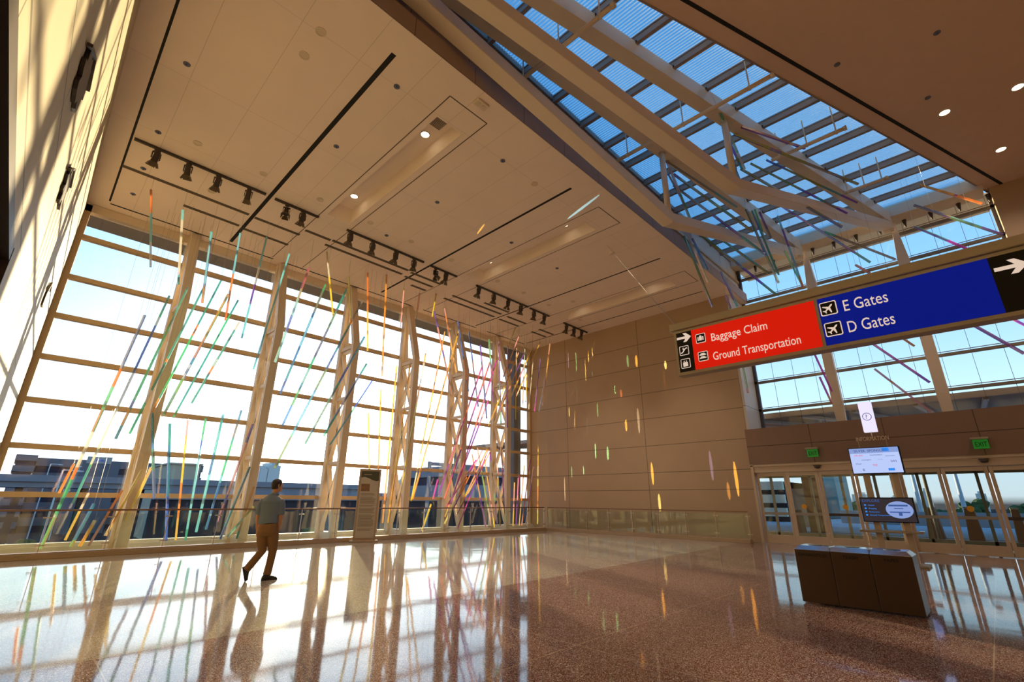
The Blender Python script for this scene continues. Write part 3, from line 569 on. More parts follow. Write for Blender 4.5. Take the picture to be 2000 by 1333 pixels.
# ------------------------------------------------------------------ hanging way-finding sign
XS = 7.0
def sp_(x, y): p = pix(x, y, 'X', XS); return p.y, p.z
yl = 3.17; zt, zb = 4.03, 3.36; yend = -3.3
t = thing('hanging_sign', 'long hanging airport direction sign, red and blue with white lettering', 'sign', (XS, yl, zb-.02))
mb = MB(); mb.box(XS-.02, XS+.16, yend, yl, zb-.05, zt+.03); mb.build('case', M['signframe'], t, bevel=.006)
MB().box(XS-.06, XS+.2, yend, yl+.05, zt+.03, zt+.15).build('top_rail', M['signframe'], t, bevel=.01)
yb, yr1, yb0, yb1 = sp_(1356, 690)[0], sp_(1600, 630)[0], sp_(1603, 630)[0], sp_(1946, 560)[0]
for nm_, a, b, mt in (('black_panel', yl-.045, yb, 'sign_black'), ('red_panel', yb, yr1+.012, 'sign_red'), ('blue_panel', yb0-.012, yb1, 'sign_blue'), ('black_panel', yb1, yend+.03, 'sign_black')):
    MB().box(XS-.028, XS-.019, b, a, zb, zt-.02).build(nm_, M[mt], t)
def put2(body, px, py, z, cap, pe): y, _ = sp_(px, py); text('lettering', body, cap/.70, (XS-.031, y, z), (0, -1, 0), (0, 0, 1), M['sign_white'], t, fit=y-sp_(pe, py)[0])
put2('Baggage Claim', 1388, 650, 3.755, .125, 1500); put2('Ground Transportation', 1392, 685, 3.455, .125, 1568)
put2('E Gates', 1644, 590, 3.765, .15, 1734); put2('D Gates', 1653, 632, 3.475, .15, 1748)
def icon(px, py, kind, sz=.125):
    y, z = sp_(px, py); x = XS-.03
    def Q(pts, xo): return [(x-xo, y-a*sz, z+b*sz) for a, b in pts]
    def rr(h, r): return [(sx*(h-r)+r*math.cos(an), sy*(h-r)+r*math.sin(an)) for sx, sy, a0 in ((1, 1, 0), (-1, 1, PI/2), (-1, -1, PI), (1, -1, 1.5*PI)) for an in [a0+PI/2*j/4 for j in range(5)]]
    wm, bm_ = MB(), MB()
    if kind == 'arrow':
        wm.prism(Q([(-.95, -.16), (.25, -.16), (-.12, -.62), (.32, -.62), (1, 0), (.32, .62), (-.12, .62), (.25, .16), (-.95, .16)], 0), (-.003, 0, 0)); wm.build('arrow_symbol', M['sign_white'], t); return
    wm.prism(Q(rr(.9, .2), 0), (-.002, 0, 0)); bm_.prism(Q(rr(.78, .13), .003), (-.002, 0, 0))
    pm = MB()
    if kind == 'plane':
        pl = [(0, .68), (.1, .5), (.1, .18), (.62, -.16), (.62, -.3), (.1, -.12), (.07, -.45), (.25, -.58), (.25, -.68), (0, -.6), (-.25, -.68), (-.25, -.58), (-.07, -.45), (-.1, -.12), (-.62, -.3), (-.62, -.16), (-.1, .18), (-.1, .5)]
        an = -PI/4; pl = [(a*math.cos(an)-b*math.sin(an), a*math.sin(an)+b*math.cos(an)) for a, b in pl]; pm.prism(Q(pl, .006), (-.002, 0, 0))
    elif kind == 'bag':
        for pts in ([(-.55, -.42), (.55, -.42), (.55, .28), (-.55, .28)], [(-.2, .28), (.2, .28), (.2, .5), (-.2, .5)]): pm.prism(Q(pts, .006), (-.002, 0, 0))
        for cx in (-.3, .3): bm_.prism([(p[0]-.006, p[1], p[2]) for p in Q([(cx-.03, -.42), (cx+.03, -.42), (cx+.03, .28), (cx-.03, .28)], .003)], (-.002, 0, 0))
    elif kind == 'car':
        for oy in (-.42, .16): pm.prism(Q([(-.6, oy), (.6, oy), (.6, oy+.2), (.42, oy+.22), (.3, oy+.4), (-.32, oy+.4), (-.45, oy+.22), (-.6, oy+.2)], .006), (-.002, 0, 0))
    elif kind == 'escalator':
        pm.prism(Q([(-.65, -.5), (-.3, -.5), (.35, .28), (.65, .28), (.65, .46), (.25, .46), (-.4, -.32), (-.65, -.32)], .006), (-.002, 0, 0)); pm.prism(Q([(-.22, .1), (-.06, .1), (-.06, .55), (-.22, .55)], .006), (-.002, 0, 0))
    elif kind == 'lift':
        pm.prism(Q([(-.45, -.6), (.45, -.6), (.45, .2), (-.45, .2)], .006), (-.002, 0, 0))
        for cx in (-.2, .2): pm.prism(Q([(cx-.14, .3), (cx+.14, .3), (cx, .58)], .006), (-.002, 0, 0))
    wm.build('pictogram_border', M['sign_white'], t); bm_.build('pictogram_field', M['sign_black'], t); pm.build('pictogram', M['sign_white'], t)
icon(1337, 661, 'arrow', .12); icon(1338, 686, 'escalator', .085); icon(1341, 711, 'lift', .085)
icon(1370, 662, 'bag', .085); icon(1375, 697, 'car', .085); icon(1619, 604, 'plane', .105); icon(1629, 644, 'plane', .105); icon(1974, 523, 'arrow', .135)
ce = pix(1186, 480, 'Z', ZC); MB().cyl((XS+.07, yl-.02, zt+.14), ce, .006, n=6).build('cable', M['wire'], t)
MB().cyl((XS+.07, -3.1, zt+.14), (XS+.07, -3.1, ZR), .012, n=6).build('hanger_rod', M['signframe'], t)

# ------------------------------------------------------------------ information board
XK = 15.6
def kp(x, y): p = pix(x, y, 'X', XK); return p.y, p.z
t = thing('information_board', 'information board with two screens and a lit question-mark box', 'information board', (XK, 2.0, 0))
for y in (2.3, 1.7): MB().box(XK+.02, XK+.12, y-.07, y+.07, .04, 2.8).build('post', M['frame_door'], t, bevel=.008)
MB().prism([(XK-.35, 1.45, 0), (XK-.35, 2.55, 0), (XK+.35, 2.55, 0), (XK+.35, 1.45, 0)], (0, 0, .05)).build('base_plate', M['signframe'], t, bevel=.01)
MB().box(XK-.28, XK+.1, 1.4, 2.65, .74, .79).build('shelf', M['signframe'], t, bevel=.008)
mb = MB()
for y in (1.42, 2.6): mb.box(XK-.3, XK-.08, y-.05, y+.05, .79, .8)
mb.build('shelf_corner', M['bright'], t)
M['letters'] = MAT('letter_beige', (0.72, 0.58, 0.42), .35); M['scr_w'] = emit_mat('screen_pale', (0.50, 0.60, 0.95), 0.75); M['scr_h'] = emit_mat('screen_header', (0.32, 0.44, 0.85), 0.6); M['scr_ink'] = emit_mat('screen_ink', (0.06, 0.08, 0.25), 0.5)
M['scr_red'] = emit_mat('screen_red', (0.75, 0.1, 0.2), 0.8); M['scr_blue'] = emit_mat('screen_blue', (0.03, 0.22, 0.75), 0.9); M['scr_dk'] = emit_mat('screen_dark', (0.035, 0.026, 0.028), 0.8); M['scr_navy'] = emit_mat('screen_navy', (0.05, 0.1, 0.3), .8)
tv = MB(); y0, y1, z0, z1 = 1.47, 2.55, 2.15, 2.82
tv.box(XK-.12, XK+.02, y0, y1, z0, z1).build('display', M['sign_black'], t, bevel=.006); d1 = t.children[-1]
MB().box(XK-.126, XK-.121, y0+.02, y1-.02, z0+.02, z1-.02).build('screen', M['scr_w'], d1)
MB().box(XK-.128, XK-.126, y0+.02, y1-.02, z1-.15, z1-.02).build('screen_header', M['scr_h'], d1)
RT, UPV = (0, -1, 0), (0, 0, 1); xk = XK-.13
text('lettering', 'SILVER  SPONSORS', .085, (xk, y1-.12, z1-.115), RT, UPV, M['scr_ink'], d1, ext=.001)
for body, sz, yy, zz, mt in (('ARUBA', .06, 2.44, 2.60, 'scr_red'), ('SOUTHWEST', .045, 2.1, 2.60, 'scr_ink'), ('NETWORKS', .035, 1.78, 2.57, 'scr_ink'), ('convergent', .045, 2.3, 2.49, 'scr_ink'), ('ESSER', .04, 1.95, 2.49, 'scr_h'), ('IWI', .08, 1.7, 2.42, 'scr_ink'), ('Hunt', .06, 2.44, 2.39, 'scr_navy'), ('nc', .11, 2.08, 2.34, 'scr_red'), ('B', .09, 2.32, 2.22, 'scr_navy')):
    text('lettering', body, sz, (xk, yy, zz), RT, UPV, M[mt], d1, ext=.001)
MB().box(xk, xk+.002, 1.65, 1.78, 2.22, 2.28).build('logo_block', M['scr_blue'], d1); MB().box(xk-.001, xk+.002, 1.68, 1.82, 2.70, 2.79).build('logo_block', M['scr_blue'], d1)
tv = MB(); y0, y1, z0, z1 = 1.45, 2.54, .98, 1.57
d2 = tv.box(XK-.12, XK+.02, y0, y1, z0, z1).build('display', M['sign_black'], t, bevel=.006)
MB().box(XK-.126, XK-.121, y0+.02, y1-.02, z0+.02, z1-.02).build('screen', M['scr_dk'], d2)
text('lettering', 'EXPLORE', .09, (xk, 2.49, 1.46), RT, UPV, M['scr_navy'], d2, ext=.001)
for body, zz in (('Airport', 1.37), ('Shopping', 1.29), ('Restaurants', 1.21), ('Ground Transportation', 1.13)):
    text('lettering', body, .045, (xk, 2.38, zz), RT, UPV, M['scr_blue'], d2, ext=.001); MB().box(xk, xk+.002, 2.42, 2.46, zz, zz+.035).build('menu_icon', M['scr_blue'], d2)
mb = MB(); mb.prism([(xk, 1.76+.27*math.cos(a)*-1, 1.28+.2*math.sin(a)) for a in [2*PI*k/28 for k in range(28)]], (.002, 0, 0)); mb.build('map_glow', M['scr_h'], d2)
mb = MB()
for a, b, c, d in ((1.58, 1.96, 1.36, 1.40), (1.56, 1.96, 1.21, 1.24), (1.72, 1.79, 1.14, 1.21), (1.68, 1.86, 1.30, 1.32)): mb.box(xk-.002, xk, a, b, c, d)
mb.build('map_plan', M['scr_navy'], d2)
text('lettering', 'INFORMATION', .145, (XK-.02, 2.34, 3.0), RT, UPV, M['letters'], t, ext=.015, fit=.70)
for y in (2.3, 1.7): MB().box(XK, XK+.02, y-.012, y+.012, 2.82, 3.02).build('letter_bracket', M['signframe'], t)
M['lightbox'] = emit_mat('light_box_white', (0.82, 0.76, 1.0), 0.8)
lb_ = MB().box(XK-.06, XK+.1, 1.83, 2.12, 3.22, 4.02).build('light_box', M['lightbox'], t, bevel=.01)
MB().cyl((XK+.02, 1.97, 3.0), (XK+.02, 1.97, 3.22), .012, n=8).build('stem', M['steel'], t)
rg = [[Vector((XK-.064-.003*(j in (1, 2)), 1.975+q*math.cos(2*PI*i/32), 3.62+q*math.sin(2*PI*i/32))) for i in range(32)] for j, q in enumerate((.088, .088, .102, .102))]
MB().loft(rg, caps=False).build('ring', M['scr_ink'], lb_); text('lettering', '?', .16, (XK-.068, 1.975+.04, 3.565), RT, UPV, M['scr_ink'], lb_, ext=.001)

# ------------------------------------------------------------------ waste bins in front of it
xb_ = 8.75; ys_ = [2.42, 1.94, 1.46, .98]
for k, (nm_, lb) in enumerate((('CANS&BOTTLES', 'dark brown cans-and-bottles bin, left one of the three joined bins'), ('TRASH', 'dark brown trash bin, middle one of the three joined bins'), ('PAPER', 'dark brown paper bin, right one of the three joined bins'))):
    a, b = ys_[k], ys_[k+1]; t = thing('waste_bin', lb, 'bin', (xb_, (a+b)/2, 0), 'bank of three waste bins')
    MB().box(xb_, xb_+.5, b+.003, a-.003, .02, .74).build('body', M['hull'], t, bevel=.006)
    m2 = MB(); z0, z1, s_ = .74, .80, .06
    A = [(xb_, b+.003, z0), (xb_, a-.003, z0), (xb_+.5, a-.003, z0), (xb_+.5, b+.003, z0)]; B = [(xb_+s_, b+(s_ if k == 2 else .02), z1), (xb_+s_, a-(s_ if k == 0 else .02), z1), (xb_+.5-s_, a-(s_ if k == 0 else .02), z1), (xb_+.5-s_, b+(s_ if k == 2 else .02), z1)]
    m2.loft([[Vector(p) for p in A], [Vector(p) for p in B]]); tp = m2.build('lid', M['bright'] if k < 2 else M['bin_lid'] if 'bin_lid' in M else M['bright'], t, bevel=.004)
    ym = (a+b)/2; MB().cyl((xb_+.25, ym, z1), (xb_+.25, ym, z1+.004), .1, n=24).build('opening', M['black'], t)
    text('lettering', nm_, .062 if k else .052, (xb_-.002, ym+(.0), .655), RT, UPV, M['black'], t, align='CENTER', ext=.002)

# ------------------------------------------------------------------ notice board by the window
bx, by = 9.05, 16.12; t = thing('notice_board', 'tall free-standing notice board with dense text by the window railing', 'notice board', (bx, by, 0))
rv = Vector((.90, -.44, 0)).normalized(); nv = Vector((-.44, -.90, 0)).normalized()   # width direction, facing direction
c0 = Vector((bx, by, 0))
def bb(name, u0, u1, z0, z1, d0, d1, mt, par, bev=0): 
    m_ = MB(); p = c0+rv*u0+nv*d0; m_.prism([p+Vector((0, 0, z0)), p+rv*(u1-u0)+Vector((0, 0, z0)), p+rv*(u1-u0)+Vector((0, 0, z1)), p+Vector((0, 0, z1))], nv*(d1-d0)); return m_.build(name, mt, par, bevel=bev)
M['board_edge'] = MAT('board_edge_bronze', (0.34, 0.24, 0.17), 0.4); M['paper'] = MAT('notice_paper', (0.42, 0.36, 0.29), 0.6, var=.03); M['olive'] = MAT('notice_header_olive', (0.05, 0.055, 0.035), 0.5); M['ink'] = MAT('notice_ink', (0.16, 0.12, 0.09), 0.7)
fr = bb('frame', -.38, .38, .06, 2.47, -.06, .0, M['board_edge'], t, .008)
pn = bb('panel', -.31, .31, .14, 2.39, 0, .012, M['paper'], t)
m_ = MB(); prof = [(-.31, 2.39), (.31, 2.39), (.31, 2.06), (.22, 2.05), (.1, 2.08), (-.02, 2.14), (-.18, 2.19), (-.31, 2.17)]
m_.prism([c0+rv*a+nv*.013+Vector((0, 0, z)) for a, z in prof], nv*.002); m_.build('header', M['olive'], pn)
M['photo_print'] = MAT('printed_photo', (0.20, 0.10, 0.05), 0.5, var=.6, scale=14)
bb('printed_photo', -.28, .02, 1.70, 1.95, .013, .015, M['photo_print'], pn)
bb('printed_title', -.22, .05, 2.26, 2.29, .015, .017, M['ink_gold'] if 'ink_gold' in M else M['board_edge'], pn)
m_ = MB(); z = 1.62; rnd = random.Random(3)
while z > .35:
    m2p = c0+rv*-.27+nv*.013; L_ = rnd.uniform(.42, .56)
    m_.prism([m2p+Vector((0, 0, z)), m2p+rv*L_+Vector((0, 0, z)), m2p+rv*L_+Vector((0, 0, z+.012)), m2p+Vector((0, 0, z+.012))], nv*.001); z -= .03 if rnd.random() > .14 else .07
m_.build('printed_text', M['ink'], pn)
bb('side_post', .36, .42, .3, 1.6, -.08, -.02, M['steel'], t, .01)
bb('base_plate', -.48, .48, 0, .06, -.26, .16, M['board_edge'], t, .01)

# ------------------------------------------------------------------ suspended prism rods
COL = dict(teal=(0.02, .52, .50), green=(.06, .72, .34), blue=(.05, .25, .85), purple=(.32, .08, .72), magenta=(.78, .07, .68), yellow=(.96, .80, .05), gold=(.90, .62, .16), orange=(.95, .38, .05), clear=(.86, .84, .76), pink=(.90, .52, .56), cyan=(.25, .78, .92), grey=(.42, .36, .30), olive=(.42, .42, .06))
RM = {k: rod_mat('prism_'+k, tuple(.78*c+.22*(.45*sum(v)/3+.25) for c in v)) for k, v in COL.items()}
PAL = dict(t=['teal', 'teal', 'green', 'blue', 'clear', 'orange'], c=['cyan', 'clear', 'cyan', 'orange', 'purple'], b=['blue', 'teal', 'cyan', 'blue', 'green', 'grey'], y=['yellow', 'gold', 'yellow', 'clear', 'orange'], g=['gold', 'clear', 'orange', 'pink', 'yellow'], m=['magenta', 'pink', 'magenta', 'purple', 'orange'], p=['purple', 'blue', 'purple', 'orange', 'pink'], w=['clear', 'gold', 'green', 'pink', 'clear'], o=['olive', 'olive', 'grey', 'teal', 'purple', 'blue'], r=['orange', 'pink', 'gold', 'orange', 'purple'], k=['pink', 'purple', 'magenta', 'grey', 'green'])
PNAME = dict(t='teal and green', c='pale cyan', b='blue and teal', y='yellow', g='gold and clear', m='magenta and pink', p='purple and blue', w='clear pale', o='olive and violet', r='orange and pink', k='pink and violet')
def rod(x0, y0, x1, y1, pal, ax, d0, d1, wd, group, label, wire=None, seed=0):
    P0, P1 = pix(x0, y0, ax, d0), pix(x1, y1, ax, d1); zl = 11.6 if ax == 'X' else ZC-.15; wd *= .85
    if P0.z > zl: P0 = pix(x0, y0, 'Z', zl)
    rnd = random.Random(seed*7+int(x0)); d = P1-P0; L_ = d.length; d = d/L_
    cols = PAL[pal]; used = list(dict.fromkeys(cols)); a = d.cross(Vector((.3, 1, .1))).normalized(); b = d.cross(a)
    an = rnd.uniform(0, PI/2); a, b = a*math.cos(an)+b*math.sin(an), b*math.cos(an)-a*math.sin(an)
    n = max(2, min(9, int(L_/.55))); cuts = [0]+sorted(rnd.uniform(.06, .94) for _ in range(n-1))+[1]
    mb = MB(); off = [b*1-a, a+b, a-b, -a-b]
    for k in range(n):
        rings = [[P0+d*(L_*c)+o_*(wd/2) for o_ in off] for c in cuts[k:k+2]]; c1, c2 = rnd.choice(cols), rnd.choice(cols)
        for i in range(4):
            mb.quad(rings[0][i], rings[0][(i+1) % 4], rings[1][(i+1) % 4], rings[1][i], used.index((c1, c2)[i % 2]))
    mb.quad(*[P0+o_*(wd/2) for o_ in off]); mb.quad(*[P1+o_*(wd/2) for o_ in off])
    ob = recentre(mb.build('prism_rod', [RM[c] for c in used])); tag(ob, label, 'glass rod', group)
    if wire is not None:
        m2 = MB(); top = Vector((P0.x, P0.y, wire-.004)); lo = P0-Vector((0, 0, .01))
        if ax == 'X': top = Vector((min(PX, key=lambda v: abs(v-P0.x)), P0.y, ZG-.19)) if P0.y > redge(P0.x)+.1 else Vector((P0.x, P0.y, ZR-.004))
        if top.z-lo.z > .05: m2.cyl(lo, top, .003, n=5); m2.build('suspension_wire', M['wire'], ob)
    return ob
# hung in a row under the ceiling grooves, left part
UP = [(295, 371, 294, 522, 'c'), (357, 410, 348, 556, 'c'), (413, 453, 395, 592, 'c'), (469, 456, 440, 626, 'c'), (521, 463, 472, 661, 'c'), (565, 496, 495, 722, 'c'), (604, 523, 537, 708, 'c'), (636, 556, 547, 770, 'b'), (677, 565, 551, 833, 'b'), (707, 589, 536, 915, 'b'), (712, 658, 596, 867, 'b'), (716, 711, 632, 852, 'b'), (727, 744, 644, 870, 'b')]
for i, (a, b, c, d_, pl) in enumerate(sorted(UP)):
    yy = 15.35 if i < 8 else 15.9
    rod(a, b, c, d_, pl, 'Y', yy, yy+.2, .062, 'upper rods before the window', '%s prism rod, %s from left in upper row before the window' % (PNAME[pl], nth(i)), ZC, i)
LT = [(283, 616, 79, 1073), (331, 578, 142, 984), (367, 562, 225.5, 858), (397, 564, 253, 848), (432, 548, 297, 807), (446, 575, 319, 812), (465, 587, 339, 815), (467, 630, 374, 788)]
for i, q in enumerate(LT):
    y1 = 17.0 if i < 2 else 16.55
    rod(*q, 't', 'Y', 16.1+.03*i, y1, .058, 'leaning teal rods round the first mast', 'teal green prism rod, %s from left of the leaning fan at left' % nth(i), ZC, i+20)
SH = [(297, 807, 301, 975, 'b'), (332, 828, 324, 1058, 'b'), (367, 821, 343, 1056, 'g'), (402, 816, 362, 1056, 'b'), (436, 810, 383, 1040, 'b'), (471.5, 802, 402, 1035, 'b'), (494, 829, 425, 1020, 'p'), (488, 912, 429.5, 1054, 'b'), (495.5, 951, 462, 1053, 't'), (495.5, 990, 444, 1050, 't')]
for i, (a, b, c, d_, pl) in enumerate(sorted(SH)):
    rod(a, b, c, d_, pl, 'Y', 16.95, 16.98, .06, 'low sheaf of rods between the first masts', '%s prism rod, %s from left in low sheaf between two left masts' % (PNAME[pl], nth(i)), ZC, i+40)
LL = [(144, 907, 115, 964, 'r'), (173, 964, 127, 1056, 'g'), (184, 984, 138, 1069, 't'), (185.5, 1017, 156, 1068, 'g'), (238.6, 958, 173, 1067, 'g'), (277, 919, 206, 1047, 'y'), (295, 914, 247, 1017, 'y')]
for i, (a, b, c, d_, pl) in enumerate(sorted(LL)):
    rod(a, b, c, d_, pl, 'Y', 16.95, 16.98, .062, 'short rods at the foot of the first mast', '%s prism rod, %s from left of short ones at first mast foot' % (PNAME[pl], nth(i)), ZC, i+60)
YE = [(638, 492, 650.5, 617, 'y'), (681, 540, 686, 633, 'g'), (718, 533, 718, 686, 'y'), (755, 537, 746, 735, 'y'), (789, 565, 782, 640, 'g'), (819.5, 573, 813, 624, 'g'), (852, 574, 844, 619, 'y'), (848, 608, 883, 771, 'p'), (868, 603, 891.5, 728, 'r'), (894, 628, 915, 765, 'p'), (916, 649, 934, 795, 'p'), (938, 674, 950.6, 818, 'p'), (955, 663, 964, 787, 'k')]
for i, (a, b, c, d_, pl) in enumerate(sorted(YE)):
    rod(a, b, c, d_, pl, 'Y', 15.6, 15.75, .06, 'upper rods before the middle bays', '%s prism rod, %s from left in upper row before middle bays' % (PNAME[pl], nth(i)), ZC, i+80)
LY = [(719, 807, 724, 1018, 'y'), (744, 761, 736, 1009, 'y'), (775, 715, 747, 1022, 'y'), (801, 712, 758, 1022, 'y'), (831.5, 691, 777, 990, 'y'), (869, 647, 803, 980, 'y'), (896, 646, 806, 975, 'y')]
for i, (a, b, c, d_, pl) in enumerate(sorted(LY)):
    rod(a, b, c, d_, pl, 'Y', 16.2+.06*i, 16.88+.025*i, .06, 'long yellow rods right of the notice board', 'long yellow prism rod, %s from left of those right of notice board' % nth(i), ZC, i+100)
MG = [(942, 715, 856, 968, 'm'), (957, 708, 868, 975, 'm'), (970, 705, 880, 985, 'm'), (954, 782, 895, 940, 'm'), (1013, 658, 983, 737, 'r'), (1014, 687, 954, 832, 'g'), (1024, 690, 976, 803, 'r'), (1040.6, 678, 990, 793, 'g'), (1055, 669, 1008, 775, 'g')]
for i, (a, b, c, d_, pl) in enumerate(sorted(MG)):
    rod(a, b, c, d_, pl, 'Y', 15.8+.075*i, 16.35+.05*i, .062, 'slanting rods before the last masts', '%s slanting prism rod, %s from left before the last two masts' % (PNAME[pl], nth(i)), ZC, i+120)
UR = [(974, 667, 978.5, 830, 'k'), (990, 746, 991, 836, 'k'), (992, 676, 991, 737, 'p'), (1007, 640, 995, 672, 'y'), (1009, 681, 1007, 820, 'y'), (1025, 682, 1021, 793, 'w'), (1029, 733, 1027, 786, 'y'), (1041, 706, 1032.5, 800, 'w'), (1055, 701, 1044, 804, 'k'), (1067, 728, 1053, 804, 'w'), (1074, 672, 1060, 793, 'g')]
for i, (a, b, c, d_, pl) in enumerate(sorted(UR)):
    yy = 16.2 if i < 7 else 15.4
    rod(a, b, c, d_, pl, 'Y', yy, yy+.1, .055, 'upright rods in the far corner', '%s upright prism rod, %s from left high in far corner' % (PNAME[pl], nth(i)), ZC, i+140)
LR = [(842, 985, 824, 1037, 'y'), (855, 937, 846, 975, 'm'), (893.6, 892, 880, 928, 'y'), (898, 897, 890, 923, 'w'), (905, 915, 869, 1010, 'g'), (911.6, 933, 868, 1024, 'y'), (922, 888, 949, 1031, 'r'), (932, 873, 959.5, 1029, 'w'), (930, 899, 872, 990, 'm'), (946.6, 897, 965.6, 1031, 'g'), (942, 880, 885, 995, 'm'), (952.6, 876, 900, 988, 'g'), (955, 876, 893, 1034, 'm'), (958, 882, 890, 1010, 'r'), (957, 883, 971, 1023, 'k'), (971, 905, 977, 1028, 'w'), (979, 873, 986, 1018, 'k'), (1005, 943, 1002, 1028, 'g'), (1013, 929, 1008, 1027, 'm'), (1024, 910, 1014, 1027, 'y'), (1035.5, 897, 1019, 1027, 'm'), (1042, 912, 1027, 1027, 'r'), (1051, 868, 1050, 1024, 'y'), (1072, 995, 1069, 1022, 'y')]
for i, (a, b, c, d_, pl) in enumerate(sorted(LR)):
    rod(a, b, c, d_, pl, 'Y', 16.88+.008*i, 16.89+.008*i, .058, 'low sheaf of rods by the far corner', '%s prism rod, %s from left in low sheaf at far corner railing' % (PNAME[pl], nth(i)), ZC, i+160)
# hung under the skylight
SK = [(1302, 314, 1352, 439, 'w', 13.4), (1302, 315, 1440, 405, 'o', 13.2), (1315, 340, 1471, 453, 'o', 14.2), (1315, 362, 1493, 496, 'o', 15.0), (1305, 340, 1340, 405, 'b', 13.8), (1336, 461, 1392, 600, 'o', 15.2), (1344, 462, 1383, 552, 'w', 15.6), (1347, 441, 1516, 576, 'o', 16.4), (1352, 466, 1381.5, 527, 'b', 16.2), (1362, 434, 1502, 535, 'o', 16.0), (1406, 221, 1454, 330, 'w', 13.0), (1407.5, 531, 1440, 599, 'c', 17.5), (1417, 577, 1427, 603, 'k', 17.8), (1418, 264, 1449, 330, 'o', 13.4), (1424, 300, 1456, 383, 'o', 13.8), (1427, 295, 1437, 330, 'o', 14.1), (1434, 262, 1676, 360, 'o', 14.6), (1446.5, 330, 1645, 444, 'o', 15.0), (1448, 248, 1572, 290, 'r', 13.6), (1457, 409, 1520.6, 553, 'o', 15.6), (1466, 319.5, 1654.5, 417, 'o', 15.8), (1468.6, 412, 1521, 537, 'o', 16.0), (1474, 409, 1513, 525, 'w', 16.4), (1483, 414, 1506, 465, 'k', 16.8), (1497, 313, 1674, 396, 'o', 16.2), (1509, 392, 1700, 513, 'o', 17.0), (1519, 422, 1570, 565, 'c', 17.2), (1532, 490, 1568, 560, 'k', 17.6), (1610, 453, 1749, 507, 'k', 18.0), (1671, 518, 1699, 534, 'r', 18.2), (1785, 401, 1959, 459, 'o', 18.6), (1786, 443, 1888, 486, 'k', 18.9), (1796, 361, 1918, 398, 'r', 19.2), (1450, 712, 1461, 768, 'w', 19.0), (1589, 688, 1625, 765, 'm', 18.4), (1601, 737, 1625, 789, 'm', 18.8), (1697, 667, 1816, 747.5, 'k', 17.0), (1708, 721, 1818, 805, 'm', 17.6), (1755, 656, 1785, 676, 'g', 18.0), (1895, 632, 2000, 691, 'm', 17.2), (1967, 618, 2010, 640, 'm', 18.4)]
for i, (a, b, c, d_, pl, xx) in enumerate(SK):
    low = b > 600
    rod(a, b, c, d_, pl, 'X', xx, xx+.5, .07, 'rods below the direction sign' if low else 'rods under the skylight', '%s prism rod %s, %s from left' % (PNAME[pl], 'below the direction sign' if low else 'under the skylight', nth(i-33 if low else i)), ZG-.02, i+200)
# added spot lamps imitating sunlight thrown by the prism rods on wall and ceiling
GC = dict(g=(.35, 1, .45), y=(1, .85, .25), o=(1, .5, .06), r=(1, .25, .08), w=(1, .9, .65), v=(.6, .5, 1))
GL = [(1125, 689, 728, 'g', 1), (1161, 663, 677, 'y', .8), (1157, 680, 701, 'y', .6), (1149, 686, 708, 'y', .8), (1143.6, 703, 745, 'y', .5), (1158, 726, 772, 'g', .7), (1127, 747, 791, 'g', 1), (1129.6, 774, 796, 'g', 1), (1119.6, 752, 774, 'g', .7), (1111.7, 796, 815, 'y', .8), (1123, 802, 852, 'y', .7), (1147, 816, 857, 'g', 1), (1167, 787, 815, 'g', .4), (1201.5, 752, 770, 'g', .8), (1213, 761, 777, 'r', .4), (1243, 694, 718, 'o', 1), (1299.7, 705, 722, 'y', 1.1), (1297, 726, 758, 'o', 1.3), (1222.7, 819, 843, 'o', 1), (1247, 797, 848, 'w', .3), (1226, 694, 718, 'g', .35), (1163, 866, 897, 'g', 1), (1187, 872, 900, 'g', .7), (1139.8, 910, 928, 'g', .8), (1116.6, 911, 934, 'g', .5), (1095.7, 892, 908, 'r', .7), (1274, 903, 948, 'o', 1), (1438, 901, 971, 'o', 1), (1288, 965, 1000, 'y', .8), (1423, 942, 977, 'o', .4), (1060, 917, 938, 'y', .8), (1081.6, 925, 952, 'g', .8), (1103, 931, 980, 'w', .5), (1389, 880, 940, 'v', .25), (1110, 690, 720, 'v', .3)]
for k, (x, ya, yb2, c, st) in enumerate(GL):
    pa, pb = pix(x, ya, 'X', X1), pix(x, yb2, 'X', X1); mid = (pa+pb)/2; h = (pa-pb).length; src_ = Vector((11.5+(k % 5)*.8, 16.3, min(max(mid.z*.6+1.5, 1.5), 8.5)))
    dist = (mid-src_).length; inc = abs((mid-src_).normalized().x); wd_ = .07 if x < 1180 else .13
    ob = spot('prism_glint', src_, 4*PI*dist*dist*6.0*st/inc, GC[c], size=2*math.atan(h*.5/dist), blend=.12, aim=mid-src_, rad=.003); ob.scale = (wd_*inc/h, 1, 1)
for k, (qa, qb, c) in enumerate([((928, 455), (950, 441), 'o'), ((1128, 425), (1145, 388), 'b')]):
    pa, pb = pix(*qa, 'Z', ZC), pix(*qb, 'Z', ZC); mid = (pa+pb)/2; h = (pa-pb).length; src_ = Vector((mid.x+2, 15.8, 5.0)); d_ = (mid-src_).normalized(); dist = (mid-src_).length
    ob = spot('prism_glint', src_, 4*PI*dist*dist*4.0, dict(o=(1, .5, .06), b=(.3, .8, 1))[c], size=2*math.atan(h*.4/dist), blend=.12, aim=d_, rad=.003); ob.scale = (.13, 1, 1)
